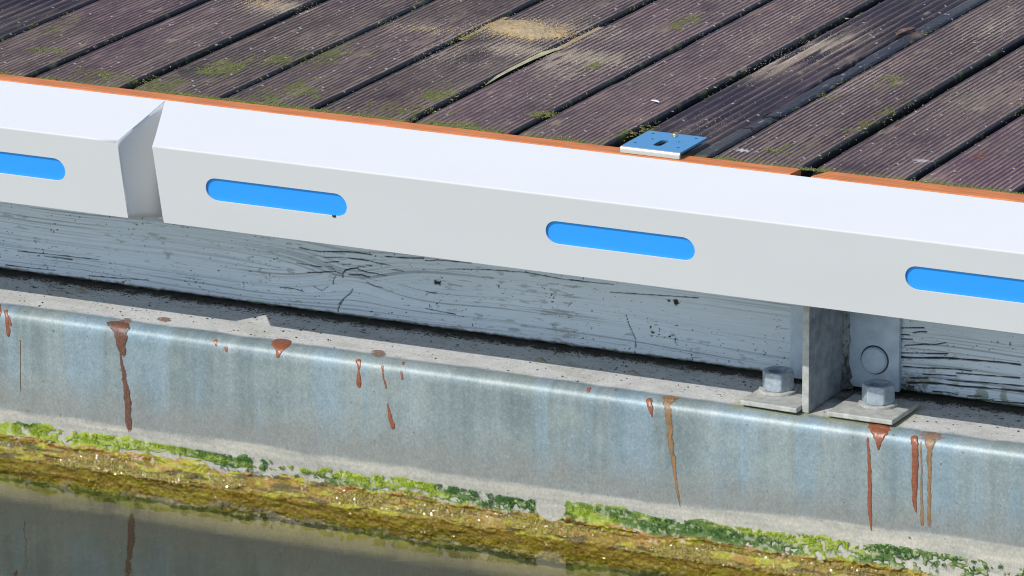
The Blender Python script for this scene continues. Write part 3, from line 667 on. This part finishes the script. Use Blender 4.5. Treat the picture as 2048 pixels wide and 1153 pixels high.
# ------------------------------------------------------------------ moss and algae along the waterline
def mossmass():
    xs = np.concatenate([np.linspace(-2.1, -.97, 60), np.arange(-.95, .82, .00135), np.linspace(.84, 2.1, 60)])
    zs = np.arange(-.606, -.478, .0011)
    X, Z = np.meshgrid(xs, zs, indexing='ij')
    n1 = fbm(X*28, Z*40, 201, 4); n2 = fbm(X*150, Z*170, 202, 3); n3 = fbm(X*7, Z*0, 203, 2); nd = fbm(X*420, Z*420, 204, 2)
    # circle kept bare
    cx, cz = .052, -.512
    circ = np.hypot(X-cx, Z-cz)
    top = -.509+.010*ss(.05, .6, X)+(n3-.5)*.012
    band = ss(.004, -.002, Z-top-(n1-.5)*.020)*ss(-.535, -.528, Z-(n1-.5)*.014-.009*ss(-.68, -.60, X)*ss(-.22, -.34, X))
    dens = ss(.36, .56, fbm(X*13, Z*30, 205, 3)+.12*ss(-.2, -.7, X)+.06*ss(.1, .3, X))
    patch = ss(.42, .58, n2*.55+.45*n1+.14*dens-.13*ss(.42, .50, X)+.05*ss(.12, .2, X)*ss(.42, .36, X))
    bare = ss(.0245, .0225, circ)*(Z > -.5455)
    upper = band*patch*(.3+.7*dens)*(1-bare)
    wet = ss(-.524, -.532, Z-(n1-.5)*.016-(n3-.5)*.006)*(1-bare*(Z > -.536))
    h = -.0024 + upper*(.0028+.0016*n2) + wet*.0014 + wet*(.002+.010*ss(-.532, -.556, Z)+.007*(n1-.35)+.006*(n2-.5))
    h = h + (nd-.5)*.003*np.clip(upper*.5+wet, 0, 1)
    shelf = ss(.5, .8, fbm(X*9, Z*70, 207, 3))*wet; h = h+shelf*.003
    h = h - .006*ss(-.575, -.595, Z)*wet; h = np.where(Z < -.588, h-.012*ss(-.588, -.602, Z+(n1-.5)*.006), h)
    cg = mix((.19, .27, .015), (.42, .50, .06), n2)
    dk = ss(.46, .60, fbm(X*8+3.3, Z*34, 209, 3)+.14*ss(.12, .22, X)*ss(.50, .35, X)-.14*ss(-.45, -.6, X)+.06*ss(-.34, -.28, X)*ss(.02, -.05, X)+.10*ss(-.517, -.530, Z-.006*ss(0, .5, X)))
    cg = mix(cg, mix((.03, .07, .02), (.09, .20, .045), n2), dk*.85)
    cw = mix((.17, .105, .008), (.36, .245, .018), n2*.7+n1*.3)
    upz = ss(-.552, -.534, Z)
    cw = mix(cw, (.42, .23, .055), ss(.50, .66, fbm(X*50, Z*130, 211, 3)+.06*upz)*(.25+.65*upz))
    cw = mix(cw, (.42, .43, .025), ss(.53, .64, fbm(X*48+9, Z*150, 212, 4)+.05*ss(-.575, -.583, Z))*.65)
    cw = mix(cw, (.045, .035, .008), ss(.56, .68, fbm(X*30, Z*260, 213, 3))*.75)
    cw = mix(cw, (.50, .40, .28), ss(.68, .75, fbm(X*110, Z*150, 214, 3))*upz*.8)
    fr_ = np.exp(-((Z+.579+(n1-.5)*.012)/.004)**2); cw = mix(cw, (.40, .40, .02), fr_*.6); sub = ss(-.583, -.588, Z+(n1-.5)*.016+(n2-.5)*.006); cw = mix(cw, mix((.42, .38, .20), (.30, .27, .16), n2), sub)
    cw = mix(cw, (.24, .175, .02), .5*ss(-.552, -.560, Z)*(1-sub))
    wf = ss(.2, .6, wet); col = mix(cg, cw, wf)
    col = mix(col, (.50, .48, .34), ss(.60, .68, n2)*(1-wf)*.55)
    rough = .75-.60*wf
    C = np.concatenate([np.clip(col, .01, .9), np.clip(rough, .12, .9)[..., None]], -1)
    V = np.stack([X, YF-.0005-h, Z], -1)
    o = grid('moss', V, M_moss, None, C, flip=True)
    tag(o, 'continuous bed of green moss over wet golden brown algae along the waterline', 'moss', None, 'stuff')
mossmass()
def face_crumbs():
    r = np.random.default_rng(21)
    # dull green moss tufts
    n = 26000; X = r.uniform(-.95, .82, n); Z = -.506-np.abs(r.normal(0, .012, n))+.006
    Z = np.where(Z < -.532, r.uniform(-.530, -.505, n), Z)
    n3 = fbm(X*7, Z*0, 203, 2); topl = -.509+.010*ss(.05, .6, X)+(n3-.5)*.012; Z = topl+.002-np.abs(r.normal(0, .011, n))
    k = (fbm(X*120, Z*130, 231, 3)+.14*fbm(X*13, Z*30, 205, 3)-.11*ss(.42, .50, X) > .60) & (Z > -.531) & (np.hypot(X-.052, Z+.512) > .0235)
    X, Z = X[k], Z[k]; n = len(X)
    dk = ss(.46, .60, fbm(X*8+3.3, Z*34, 209, 3)+.14*ss(.12, .22, X)*ss(.50, .35, X)-.14*ss(-.45, -.6, X)+.06*ss(-.34, -.28, X)*ss(.02, -.05, X)+.10*ss(-.517, -.530, Z))
    c = mix(mix((.20, .30, .012), (.46, .55, .07), r.random(n)), mix((.03, .08, .02), (.10, .24, .05), r.random(n)), dk)
    return np.stack([X, YF-.0012-.0016*r.random(n), Z], -1), r.uniform(.0006, .0016, n), c
fc = face_crumbs()

# ------------------------------------------------------------------ water
def water():
    M = bpy.data.materials.new('harbour_water'); M.use_nodes = True
    n = M.node_tree.nodes; l = M.node_tree.links; n.remove(n['Principled BSDF'])
    geo = n.new('ShaderNodeNewGeometry'); prev = None
    for sc_, dist in ((9, .0010), (70, .00012)):
        t = n.new('ShaderNodeTexNoise'); t.inputs['Scale'].default_value = sc_; t.inputs['Detail'].default_value = 2
        l.new(geo.outputs['Position'], t.inputs['Vector'])
        bp = n.new('ShaderNodeBump'); bp.inputs['Strength'].default_value = 1; bp.inputs['Distance'].default_value = dist
        l.new(t.outputs['Fac'], bp.inputs['Height'])
        if prev: l.new(prev, bp.inputs['Normal'])
        prev = bp.outputs[0]
    dt = n.new('ShaderNodeVectorMath'); dt.operation = 'DOT_PRODUCT'; l.new(geo.outputs['Incoming'], dt.inputs[0]); l.new(prev, dt.inputs[1])
    def mth(op, a, b_):
        q = n.new('ShaderNodeMath'); q.operation = op
        for k_, v_ in enumerate((a, b_)):
            if v_ is None: continue
            if isinstance(v_, (int, float)): q.inputs[k_].default_value = v_
            else: l.new(v_, q.inputs[k_])
        return q.outputs[0]
    c_ = mth('ABSOLUTE', dt.outputs['Value'], None)
    f5 = mth('POWER', mth('SUBTRACT', 1.0, c_), 4.4)
    fr = mth('ADD', mth('MULTIPLY', f5, .94), .05)
    gl = n.new('ShaderNodeBsdfGlossy'); gl.inputs['Roughness'].default_value = .02; gl.inputs['Color'].default_value = (1, .98, .88, 1); l.new(prev, gl.inputs['Normal'])
    tr = n.new('ShaderNodeBsdfTransparent'); tr.inputs['Color'].default_value = (.90, .87, .66, 1)
    mx = n.new('ShaderNodeMixShader'); l.new(fr, mx.inputs[0]); l.new(tr.outputs[0], mx.inputs[1]); l.new(gl.outputs[0], mx.inputs[2])
    l.new(mx.outputs[0], n['Material Output'].inputs[0])
    bm = bmesh.new(); bmesh.ops.create_grid(bm, x_segments=8, y_segments=8, size=400)
    for v in bm.verts: v.co.z = ZW
    o = bmo('water', bm, M); o['kind'] = 'structure'
    if o.data.polygons[0].normal.z < 0: o.data.flip_normals()
    bm = bmesh.new(); bmesh.ops.create_grid(bm, x_segments=8, y_segments=8, size=400)
    for v in bm.verts: v.co.z = -1.9
    o = bmo('harbour_bed', bm, mat('silty_bed', (.05, .055, .035), .9, var=[(1.5, .3, ONE)])); o['kind'] = 'structure'
water()
bm = bmesh.new(); box(bm, -2.08, 2.08, .253, 2.98, -.95, -.030)  # unseen box added under the deck to block light from behind
o = bmo('underdeck_blocker', bm, M_underdeck, loc=(0, 1.6, -.95)); o['kind'] = 'structure'

# ------------------------------------------------------------------ steel bracket
br = empty('steel_bracket', (.4185, .10, ZL))
tag(br, 'grey galvanised tee bracket standing on the steel ledge between two hex nuts', 'bracket')
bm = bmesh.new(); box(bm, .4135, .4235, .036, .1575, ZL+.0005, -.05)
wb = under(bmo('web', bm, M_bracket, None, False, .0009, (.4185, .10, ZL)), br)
wb.data.materials.append(M_clamp)  # paler material on the front edge paints in the sun on it
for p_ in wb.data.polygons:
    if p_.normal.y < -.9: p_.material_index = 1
bm = bmesh.new(); box(bm, .343, .5035, .158, .1655, ZL+.006, -.05)
M_flange = mat('painted_flange', (.46, .56, .66), .5, bumps=[(300, .3, .0004, ONE)], var=[(50, .14, ONE), (500, .08, ONE)])
under(bmo('flange', bm, M_flange, None, False, .0009, (.4185, .10, ZL)), br)
# bolt heads on the flange
for bx in (.468,):
    bm = bmesh.new()
    prof = [(.0, .0068), (.008, .0068), (.0158, .0064), (.0180, .0056), (.0186, .0036), (.0190, -.001)]
    prev = None
    for r_, d_ in prof:
        ring = [bm.verts.new((bx+r_*math.cos(a_*math.tau/32), .158-d_, -.2915+r_*math.sin(a_*math.tau/32))) for a_ in range(32)] if r_ else [bm.verts.new((bx, .158-d_, -.2915))]
        if prev:
            if len(prev) == 1:
                for i in range(32): bm.faces.new([prev[0], ring[i], ring[(i+1) % 32]])
            else:
                for i in range(32): bm.faces.new([prev[i], ring[i], ring[(i+1) % 32], prev[(i+1) % 32]])
        prev = ring
    b2_ = bmesh.new(); rg = [[b2_.verts.new((bx+r_*math.cos(a_*math.tau/40), .158-d_, -.2915+r_*math.sin(a_*math.tau/40))) for a_ in range(40)] for r_, d_ in ((.0185, .0009), (.0204, .0008), (.0207, -.001))]
    for q0, q1 in zip(rg[:-1], rg[1:]):
        for i in range(40): b2_.faces.new([q0[i], q1[i], q1[(i+1) % 40], q0[(i+1) % 40]])
    under(bmo('dark_ring', b2_, mat('dark_ring', (.05, .055, .05), .9), None, True, 0, (.4185, .10, ZL)), br)  # thin dark ring round the bolt head
    under(bmo('bolt_head', bm, M_flange, None, True, 0, (.4185, .10, ZL)), br)
# weld bead up the inner corner: lumpy
def weld():
    n = 180; m_ = 10; zz = np.linspace(ZL+.004, -.09, n); V = np.zeros((n, m_, 3)); C = np.zeros((n, m_, 4))
    for j in range(m_):
        a_ = j/(m_-1)*math.pi/2
        r_ = .006+.005*vn(zz*90, zz*0+j*.35, 5)+.012*np.exp(-(zz-ZL)/.02)*vn(zz*200, zz*0+j*.6, 6)
        V[:, j, 0] = .4235+r_*math.sin(a_)-.001*math.cos(a_); V[:, j, 1] = .158-r_*math.cos(a_)+.001*math.sin(a_); V[:, j, 2] = zz
        k_ = fbm(zz*160, zz*0+j*.8, 8, 3); g = ss(-.26, -.33, zz)
        c_ = mix((.30, .34, .36), (.06, .065, .05), np.clip(ss(.55, .7, k_)*.7+g*.8, 0, 1)); C[:, j, :3] = c_; C[:, j, 3] = .8
    o = grid('weld_bead', V, M_moss, None, C, loc=(.4185, .10, ZL)); under(o, br)
weld()
# raised blisters on the side of the web
for k_, (by, bz, rr, hh) in enumerate(((.062, -.262, .006, .016), (.116, -.225, .006, .013), (.052, -.215, .0025, .018))):
    bm = bmesh.new(); bmesh.ops.create_uvsphere(bm, u_segments=16, v_segments=10, radius=1)
    for v in bm.verts: v.co = Vector((.4235+v.co.x*.0015, by+v.co.y*rr, bz+v.co.z*hh))
    under(bmo('zinc_run', bm, M_bracket, None, True, 0, (.4185, .10, ZL)), br)

# ------------------------------------------------------------------ anchor bolts: square plate, washer, hex nut, bolt end
def ngon(bm, cx, cy, r, z0, z1, n, rot=0, ri=0, cham=0):
    def ring(rad, z): return [bm.verts.new((cx+rad*math.cos(rot+a_*math.tau/n), cy+rad*math.sin(rot+a_*math.tau/n), z)) for a_ in range(n)]
    seq = [(r, z0), (r, z1)] if not cham else [(r-cham, z0), (r, z0+cham*.6), (r, z1-cham*.6), (r-cham, z1)]
    if ri: seq = seq+[(ri+.001, z1), (ri, z1-.001), (ri, z0)]
    rings = [ring(*q) for q in seq]
    for a_, b_ in zip(rings[:-1], rings[1:]):
        for i in range(n): bm.faces.new([a_[i], a_[(i+1) % n], b_[(i+1) % n], b_[i]])
    if ri:
        for i in range(n): bm.faces.new([rings[-1][i], rings[-1][(i+1) % n], rings[0][(i+1) % n], rings[0][i]])
    else: bm.faces.new(rings[-1]); bm.faces.new(rings[0][::-1])
def hexnut(cx, cy, z0, z1, r, rot, ri):
    """hexagon with chamfered crown: intersection of a prism with a cone, on a fine ring"""
    bm = bmesh.new(); n = 72; rows = []
    def rad(a_): 
        q = ((a_-rot) % (math.pi/3))-math.pi/6; return r*math.cos(math.pi/6)/math.cos(q)
    for (zz, lim) in ((z0, r*.91), (z0+.0022, r*2), (z1-.0026, r*2), (z1, r*.90), (z1+.0001, ri+.0025), (z1-.0012, ri), (z1-.010, ri)):
        row = []
        for i in range(n):
            a_ = i*math.tau/n; q = rad(a_)
            zc = zz
            if lim < r*1.5: q = min(q, lim)
            elif zz > z0+.01: zc = zz+max(0, (r-q))*.55
            else: zc = zz-max(0, (r-q))*.45
            if lim < ri*1.3: q = lim
            row.append(bm.verts.new((cx+q*math.cos(a_), cy+q*math.sin(a_), zc)))
        rows.append(row)
    for a_, b_ in zip(rows[:-1], rows[1:]):
        for i in range(n): bm.faces.new([a_[i], a_[(i+1) % n], b_[(i+1) % n], b_[i]])
    bm.faces.new(rows[0][::-1]); bm.faces.new(rows[-1])
    return bm
def anchor(cx, cy, px0, px1, py0, py1, rot, label, tilt):
    e = empty('anchor_bolt', (cx, cy, ZL)); L_ = (cx, cy, ZL)
    bm = bmesh.new(); vs = box(bm, px0, px1, py0, py1, ZL+.0015, ZL+.0085)
    for v in vs:
        v.co.y += (v.co.x-cx)*tilt; v.co.z += (v.co.y-cy)*-.02-.0+(v.co.x-cx)*.01
    bmesh.ops.subdivide_edges(bm, edges=bm.edges, cuts=1)
    under(bmo('square_plate', bm, M_clamp, None, False, .0014, L_), e)
    bm = bmesh.new(); ngon(bm, cx, cy, .0265, ZL+.0090, ZL+.0130, 48, 0, .012, .0008)
    under(bmo('washer', bm, M_clamp, None, False, 0, L_), e)
    under(bmo('hex_nut', hexnut(cx, cy, ZL+.0133, ZL+.0385, .0228, rot, .0125), M_nut, None, False, .0004, L_), e)
    bm = bmesh.new(); ngon(bm, cx, cy, .0118, ZL+.001, ZL+.0270, 32, 0, 0, .001)
    under(bmo('bolt_end', bm, M_nut, None, False, 0, L_), e)
    tag(e, label, 'anchor bolt', 'nuts and clamp plates on the steel ledge')
anchor(.357, .086, .327, .4128, .024, .116, R(-27)+R(30), 'large hex nut on washer and square plate left of the steel bracket, partly sunlit', -.08)
anchor(.503, .087, .453, .549, .027, .122, R(12), 'large hex nut on a square plate right of the bracket, below the round bolt head', -.04)

# ------------------------------------------------------------------ drilled blue plate on the deck
pl = empty('drilled_plate', (.2015, .053, .004))
tag(pl, 'small blue tinted steel plate with drilled holes and one slot lying on the deck edge', 'metal plate')
bm = bmesh.new()
circ = lambda cx, cy, r_, n=16: [(cx+r_*math.cos(i*math.tau/n), cy+r_*math.sin(i*math.tau/n)) for i in range(n)]
hs = [circ(a_, b_, .0024) for a_, b_ in ((.1700, .087), (.1815, .0605), (.1685, .033), (.234, .087), (.2205, .061), (.232, .033))]
sl_ = [(.2005+.0060*math.cos(a_), .0555+.0060*math.sin(a_)) for a_ in np.linspace(0, math.pi, 13)]+[(.2005+.0060*math.cos(a_), .0355+.0060*math.sin(a_)) for a_ in np.linspace(math.pi, math.tau, 13)]
x0, x1, y0, y1 = .1582, .2452, .0105, .0990
outl = [(x0, y0), (x1, y0), (x1, y1-.002), (x1-.002, y1), (x0+.002, y1), (x0, y1-.002)]
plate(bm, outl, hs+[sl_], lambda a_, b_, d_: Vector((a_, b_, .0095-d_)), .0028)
under(bmo('plate', bm, M_skyblue, None, False, 0, (.2015, .053, .004)), pl)
bm = bmesh.new()
# rounded downturned front lip, bare zinc, no sky blue painted in
n = 7; rows = []
for k in range(n):
    a_ = k/(n-1)*math.pi/2; rows.append([bm.verts.new((xx, y0-.0001-.0035*math.sin(a_), .0095-.0035+.0035*math.cos(a_)+.0001)) for xx in (x0, x1)])
rows.append([bm.verts.new((xx, y0-.0036, .0012)) for xx in (x0, x1)]); rows.append([bm.verts.new((xx, y0-.0001, .0012)) for xx in (x0, x1)])
for a_, b_ in zip(rows[:-1], rows[1:]): bm.faces.new([a_[0], a_[1], b_[1], b_[0]])
bm.faces.new([rows[-1][0], rows[-1][1], rows[0][1], rows[0][0]])
bm.faces.new([r_[0] for r_ in rows]); bm.faces.new([r_[1] for r_ in rows][::-1])
under(bmo('front_lip', bm, M_zinc, None, False, 0, (.2015, .053, .004)), pl)
bm = bmesh.new(); bmesh.ops.create_uvsphere(bm, u_segments=20, v_segments=10, radius=1)
for v in bm.verts: v.co = Vector((.2003+v.co.x*.0047, .0925+v.co.y*.0047, .0094+max(v.co.z, -.2)*.0036))
sc_ = bmo('screw', bm, M_gold, None, True, 0, (.2003, .0925, .0094)); tag(sc_, 'small brass coloured screw head at the back edge of the blue plate', 'screw')

# ------------------------------------------------------------------ loose grains, flakes, moss crumbs
def scatter(name, pts, size, cols, flat=.5, seed=1, elong=1.0, mt=None):
    n = len(pts); r = np.random.default_rng(seed)
    base = np.array([[1, 0, -.3], [-.5, .87, -.3], [-.5, -.87, -.3], [.1, .1, .8]])
    F0 = np.array([[0, 1, 2], [0, 3, 1], [1, 3, 2], [2, 3, 0]])
    ang = r.random(n)*math.tau; c, s = np.cos(ang), np.sin(ang)
    B = np.repeat(base[None], n, 0)*(1+.5*(r.random((n, 4, 3))-.5)); B[:, :, 0] *= elong; B[:, :, 2] *= flat
    Rx = B[:, :, 0]*c[:, None]-B[:, :, 1]*s[:, None]; Ry = B[:, :, 0]*s[:, None]+B[:, :, 1]*c[:, None]
    V = np.stack([Rx, Ry, B[:, :, 2]], -1)*np.asarray(size)[:, None, None]+np.asarray(pts)[:, None, :]
    F = (F0[None]+4*np.arange(n)[:, None, None]).reshape(-1, 3)
    C = np.repeat(np.concatenate([cols, np.full((n, 1), .8)], -1)[:, None, :], 4, 1).reshape(-1, 4)
    return raw(name, V.reshape(-1, 3), F, mt or M_grain, None, C, False)
o = scatter('moss_tufts', fc[0], fc[1], fc[2], 1, 31); tag(o, 'small green moss tufts on the face of the steel channel above the wet algae', 'moss', None, 'stuff')
rr_ = np.random.default_rng(33); n = 42000
X = rr_.uniform(-.95, .82, n); Z = -.533-.024*rr_.random(n)**.8; n1 = fbm(X*28, Z*40, 201, 4); n2 = fbm(X*150, Z*170, 202, 3)
k = fbm(X*16, Z*90, 241, 3) > .44; X, Z, n1, n2 = X[k], Z[k], n1[k], n2[k]; n = len(X)
hh = .001+.010*ss(-.532, -.556, Z)+.007*(n1-.35)+.006*(n2-.5)+.0015
M_wet = mat('wet_algae_crumbs', attr=True, rough=.2, spec=1.0, coat=.6)
cw_ = mix((.20, .14, .01), (.46, .33, .03), rr_.random(n)); yg = rr_.random(n) < .25; cw_[yg] = (.30, .33, .03); og = rr_.random(n) < .12; cw_[og] = (.42, .22, .06)
o = scatter('wet_algae', np.stack([X, YF-hh, Z], -1), rr_.uniform(.0005, .0016, n), cw_, 1, 34, 1.2, M_wet)
tag(o, 'wet glistening golden algae crumbs just above the waterline', 'algae', None, 'stuff')
r = np.random.default_rng(5)
# moss crumbs along the board ends and in patches
P_, S_, K_ = [], [], []
n = 16000
X = r.uniform(-1.0, .82, n); Y = .0345+np.abs(r.normal(0, .005, n))
keep = fbm(X*14, X*0, 301, 3)+.12*(X < 0) > .50
X, Y = X[keep], Y[keep]; P_.append(np.stack([X, Y, np.full(len(X), -.0012)+.0016*r.random(len(X))], -1))
for a_, b_, sx, sy, k_ in mossspots:
    m_ = int(420*k_); X = r.normal(a_, sx*.5, m_); Y = np.maximum(.038, r.normal(b_, sy*.5, m_))
    kp = fbm(X*80, Y*60, 303, 3) > .5; X, Y = X[kp], Y[kp]
    P_.append(np.stack([X, Y, -.0012+.0010*r.random(len(X))], -1))
for e_ in edges:
    if -1 < e_ < .8:
        m_ = 160; X = e_+r.choice([-1, 1], m_)*(gapw.get(e_, .008)/2+.001)+r.normal(0, .0008, m_); Y = r.uniform(.036, 1.1, m_)
        kp = fbm(X*0+e_*50, Y*14, 305, 3) > .53; X, Y = X[kp], Y[kp]
        P_.append(np.stack([X, Y, -.0045+.003*r.random(len(X))], -1))
Pm = np.concatenate(P_); n = len(Pm)
cm = mix((.07, .09, .02), (.27, .30, .07), r.random(n)); br_ = r.random(n) < .22; cm[br_] = (.22, .17, .10)
o = scatter('moss_crumbs', Pm, r.uniform(.0006, .0017, n), cm, .7, 3)
tag(o, 'green and brown moss crumbs along the deck board ends and in the board gaps', 'moss', None, 'stuff')
# sand and dust grains over the deck
P_ = []; K_ = []
for a_, b_, sx, sy, k_ in sandspots:
    m_ = int(420*k_); X = r.normal(a_, sx*.6, m_); Y = r.normal(b_, sy*.6, m_); P_.append(np.stack([X, Y, -.0013+.0016*r.random(m_)], -1))
m_ = 2300; X = r.uniform(-1.05, .85, m_); Y = r.uniform(.04, 1.1, m_); P_.append(np.stack([X, Y, -.0010+.0012*r.random(m_)], -1))
Ps = np.concatenate(P_); n = len(Ps); cs = mix((.40, .32, .22), (.72, .64, .52), r.random(n))
o = scatter('sand_grains', Ps, r.uniform(.0004, .0009, n), cs, .8, 4)
tag(o, 'pale sand and grit scattered over the grooved deck boards', 'sand', None, 'stuff')
# the golden heap
def heap():
    xs = np.arange(-.35, -.165, .0012); ys = np.arange(.505, .66, .0014); X, Y = np.meshgrid(xs, ys, indexing='ij')
    n1 = fbm(X*40, Y*40, 401, 4); n2 = fbm(X*260, Y*260, 402, 3)
    r1 = ((X+.258)/.060)**2+((Y-.583)/.048)**2; r2 = ((X+.300)/.030)**2+((Y-.60)/.035)**2; r3 = ((X+.225)/.035)**2+((Y-.565)/.03)**2
    g = np.exp(-r1)+.5*np.exp(-r2)+.3*np.exp(-r3)
    h = -.0045+.0105*ss(.2, 1.1, g+(n1-.5)*.5)+(n2-.5)*.0038*ss(.15, .5, g)
    col = mix((.36, .26, .14), (.58, .46, .29), n2); col = mix(col, (.20, .13, .06), ss(-.275, -.31, X+(n1-.5)*.05)*.3); col = mix(col, (.62, .36, .12), ss(.5, .7, n1)*.5); col = mix(col, (.16, .11, .06), ss(.66, .76, n2)*.7)
    C = np.concatenate([col, np.full(col.shape[:2]+(1,), .9)], -1)
    o = grid('sawdust_pile', np.stack([X, Y, h], -1), M_moss2, None, C, loc=(-.258, .583, 0))
    tag(o, 'low crumbly pile of golden sawdust on the middle of the deck', 'sawdust')
M_moss2 = mat('crumbly_sawdust', attr=True, rough=.9, spec=.2, bumps=[(900, .6, .0012, ONE)], var=[(900, .25, ONE)])
heap()
m_ = 3600; X = r.normal(-.258, .042, m_); Y = r.normal(.583, .032, m_); X[:700] = r.normal(-.69, .018, 700); Y[:700] = r.normal(.566, .012, 700); X[700:1000] = r.normal(-.40, .03, 300); Y[700:1000] = r.normal(.53, .008, 300)
o = scatter('sawdust_crumbs', np.stack([X, Y, .001+.004*r.random(m_)*np.exp(-((X+.258)/.05)**2)-.002], -1), r.uniform(.0004, .0012, m_), mix((.42, .28, .10), (.68, .52, .28), r.random(m_)), .8, 8)
tag(o, 'loose golden crumbs on and around the sawdust pile', 'sawdust', None, 'stuff')
# flakes and grit on the steel ledge and dark flecks on the deck
m_ = 3400; X = r.uniform(-1.0, .82, m_); Y = .163-np.abs(r.normal(0, .010, m_)); P1 = np.stack([X, Y, np.full(m_, ZL+.0010)], -1)
m2 = 330; X = r.uniform(-1.0, .82, m2); Y = .155-.12*r.random(m2)**1.7; P2 = np.stack([X, Y, np.full(m2, ZL+.0008)], -1)
Pd = np.concatenate([P1, P2]); n = len(Pd); cd_ = mix((.03, .026, .02), (.17, .13, .08), r.random(n)**2); lt = r.random(n) < .05; cd_[lt] = (.5, .45, .35)
sz = np.concatenate([r.uniform(.0005, .0016, m_), r.uniform(.0005, .0022, m2)])
o = scatter('grit', Pd, sz, cd_, .5, 9, 1.6); tag(o, 'dark grit and leaf flakes lying on the steel ledge', 'grit', None, 'stuff')
m_ = 160; X = r.uniform(-.9, .8, m_); Y = r.uniform(.05, .9, m_)
o = scatter('deck_flakes', np.stack([X, Y, np.full(m_, .0002)], -1), r.uniform(.001, .0024, m_), mix((.10, .07, .04), (.60, .52, .36), r.random(m_)), .35, 12, 1.8)
tag(o, 'small flakes of dry leaf and bark scattered on the deck boards', 'leaf flakes', None, 'stuff')

# ------------------------------------------------------------------ single loose things
def sliver(name, pts, wid, th, mt, label, cat, z0=0):
    """a thin curved chip: centreline points (x, y, z), half widths"""
    n = len(pts); bm = bmesh.new(); rows = []
    for k, (p_, w_) in enumerate(zip(pts, wid)):
        d_ = Vector(pts[min(k+1, n-1)])-Vector(pts[max(k-1, 0)]); s_ = Vector((-d_.y, d_.x, 0)).normalized()*w_; c_ = Vector(p_)
        rows.append([bm.verts.new(c_-s_), bm.verts.new(c_+Vector((0, 0, th*.8))), bm.verts.new(c_+s_), bm.verts.new(c_-Vector((0, 0, th)))])
    for a_, b_ in zip(rows[:-1], rows[1:]):
        for j in range(4): bm.faces.new([a_[j], a_[(j+1) % 4], b_[(j+1) % 4], b_[j]])
    bm.faces.new(rows[0]); bm.faces.new(rows[-1][::-1])
    o = bmo(name, bm, mt, loc=pts[0]); tag(o, label, cat); return o
M_spl = mat('pale_split_wood', (.50, .44, .24), .7, bumps=[(500, .4, .0005, ONE)], var=[(200, .3, (1, .2, 1))])
M_chip = mat('white_shell', (.82, .80, .80), .5)
M_leaf = mat('dry_leaf', (.42, .30, .16), .7, var=[(400, .3, ONE)])
sliver('wood_splinter', [(-.168, .500, .001), (-.174, .465, .0015), (-.1765, .42, .001), (-.177, .37, .001), (-.1765, .32, .0005), (-.173, .270, -.001)], [.0035, .0065, .0045, .0038, .0032, .0006], .0012, M_spl,
       'long pale yellow wood splinter lodged along the board gap near the middle of the deck', 'splinter')
sliver('shell_chip', [(.080, .277, .0018), (.087, .2745, .003), (.094, .272, .0018)], [.0008, .0042, .0008], .0012, M_chip, 'tiny white chip lying on a board above the blue plate', 'chip')
sliver('dark_chip', [(-.236, -.0762, -.1120), (-.2335, -.0765, -.1126), (-.2305, -.0762, -.1122)], [.0004, .0016, .0004], .0018, mat('black_bit', (.03, .03, .03), .8), 'tiny black chip at the lower right end of the second blue slot', 'chip')
for k_, (lx, ly, lab) in enumerate(((-.757, .130, 'pale curled leaf scrap on the shaded ledge at the far left'), (-.005, .100, 'dry leaf scrap at the shadow edge on the middle of the ledge'), (.135, .100, 'dry leaf scrap at the shadow edge nearer the left nut'))):
    sliver('leaf_scrap', [(lx-.010, ly, ZL+.002), (lx-.003, ly+.002, ZL+.005), (lx+.004, ly-.001, ZL+.003), (lx+.011, ly-.004, ZL+.0015)], [.0006, .0032, .0024, .0005], .0006, M_leaf, lab, 'leaf scrap')['group'] = 'leaf scraps on the ledge'
for k_, (lx, ly, lab) in enumerate(((.243, .800, 'rusty wood chunk wedged where the coarse board is broken'), )):
    sliver('wood_chunk', [(lx-.004, ly-.02, .001), (lx, ly-.005, .004), (lx+.004, ly+.012, .003), (lx+.006, ly+.022, .001)], [.002, .006, .005, .002], .003, mat('rusty_wood', (.20, .12, .09), .8, bumps=[(300, .6, .001, ONE)], var=[(200, .3, ONE)]), lab, 'wood chunk')
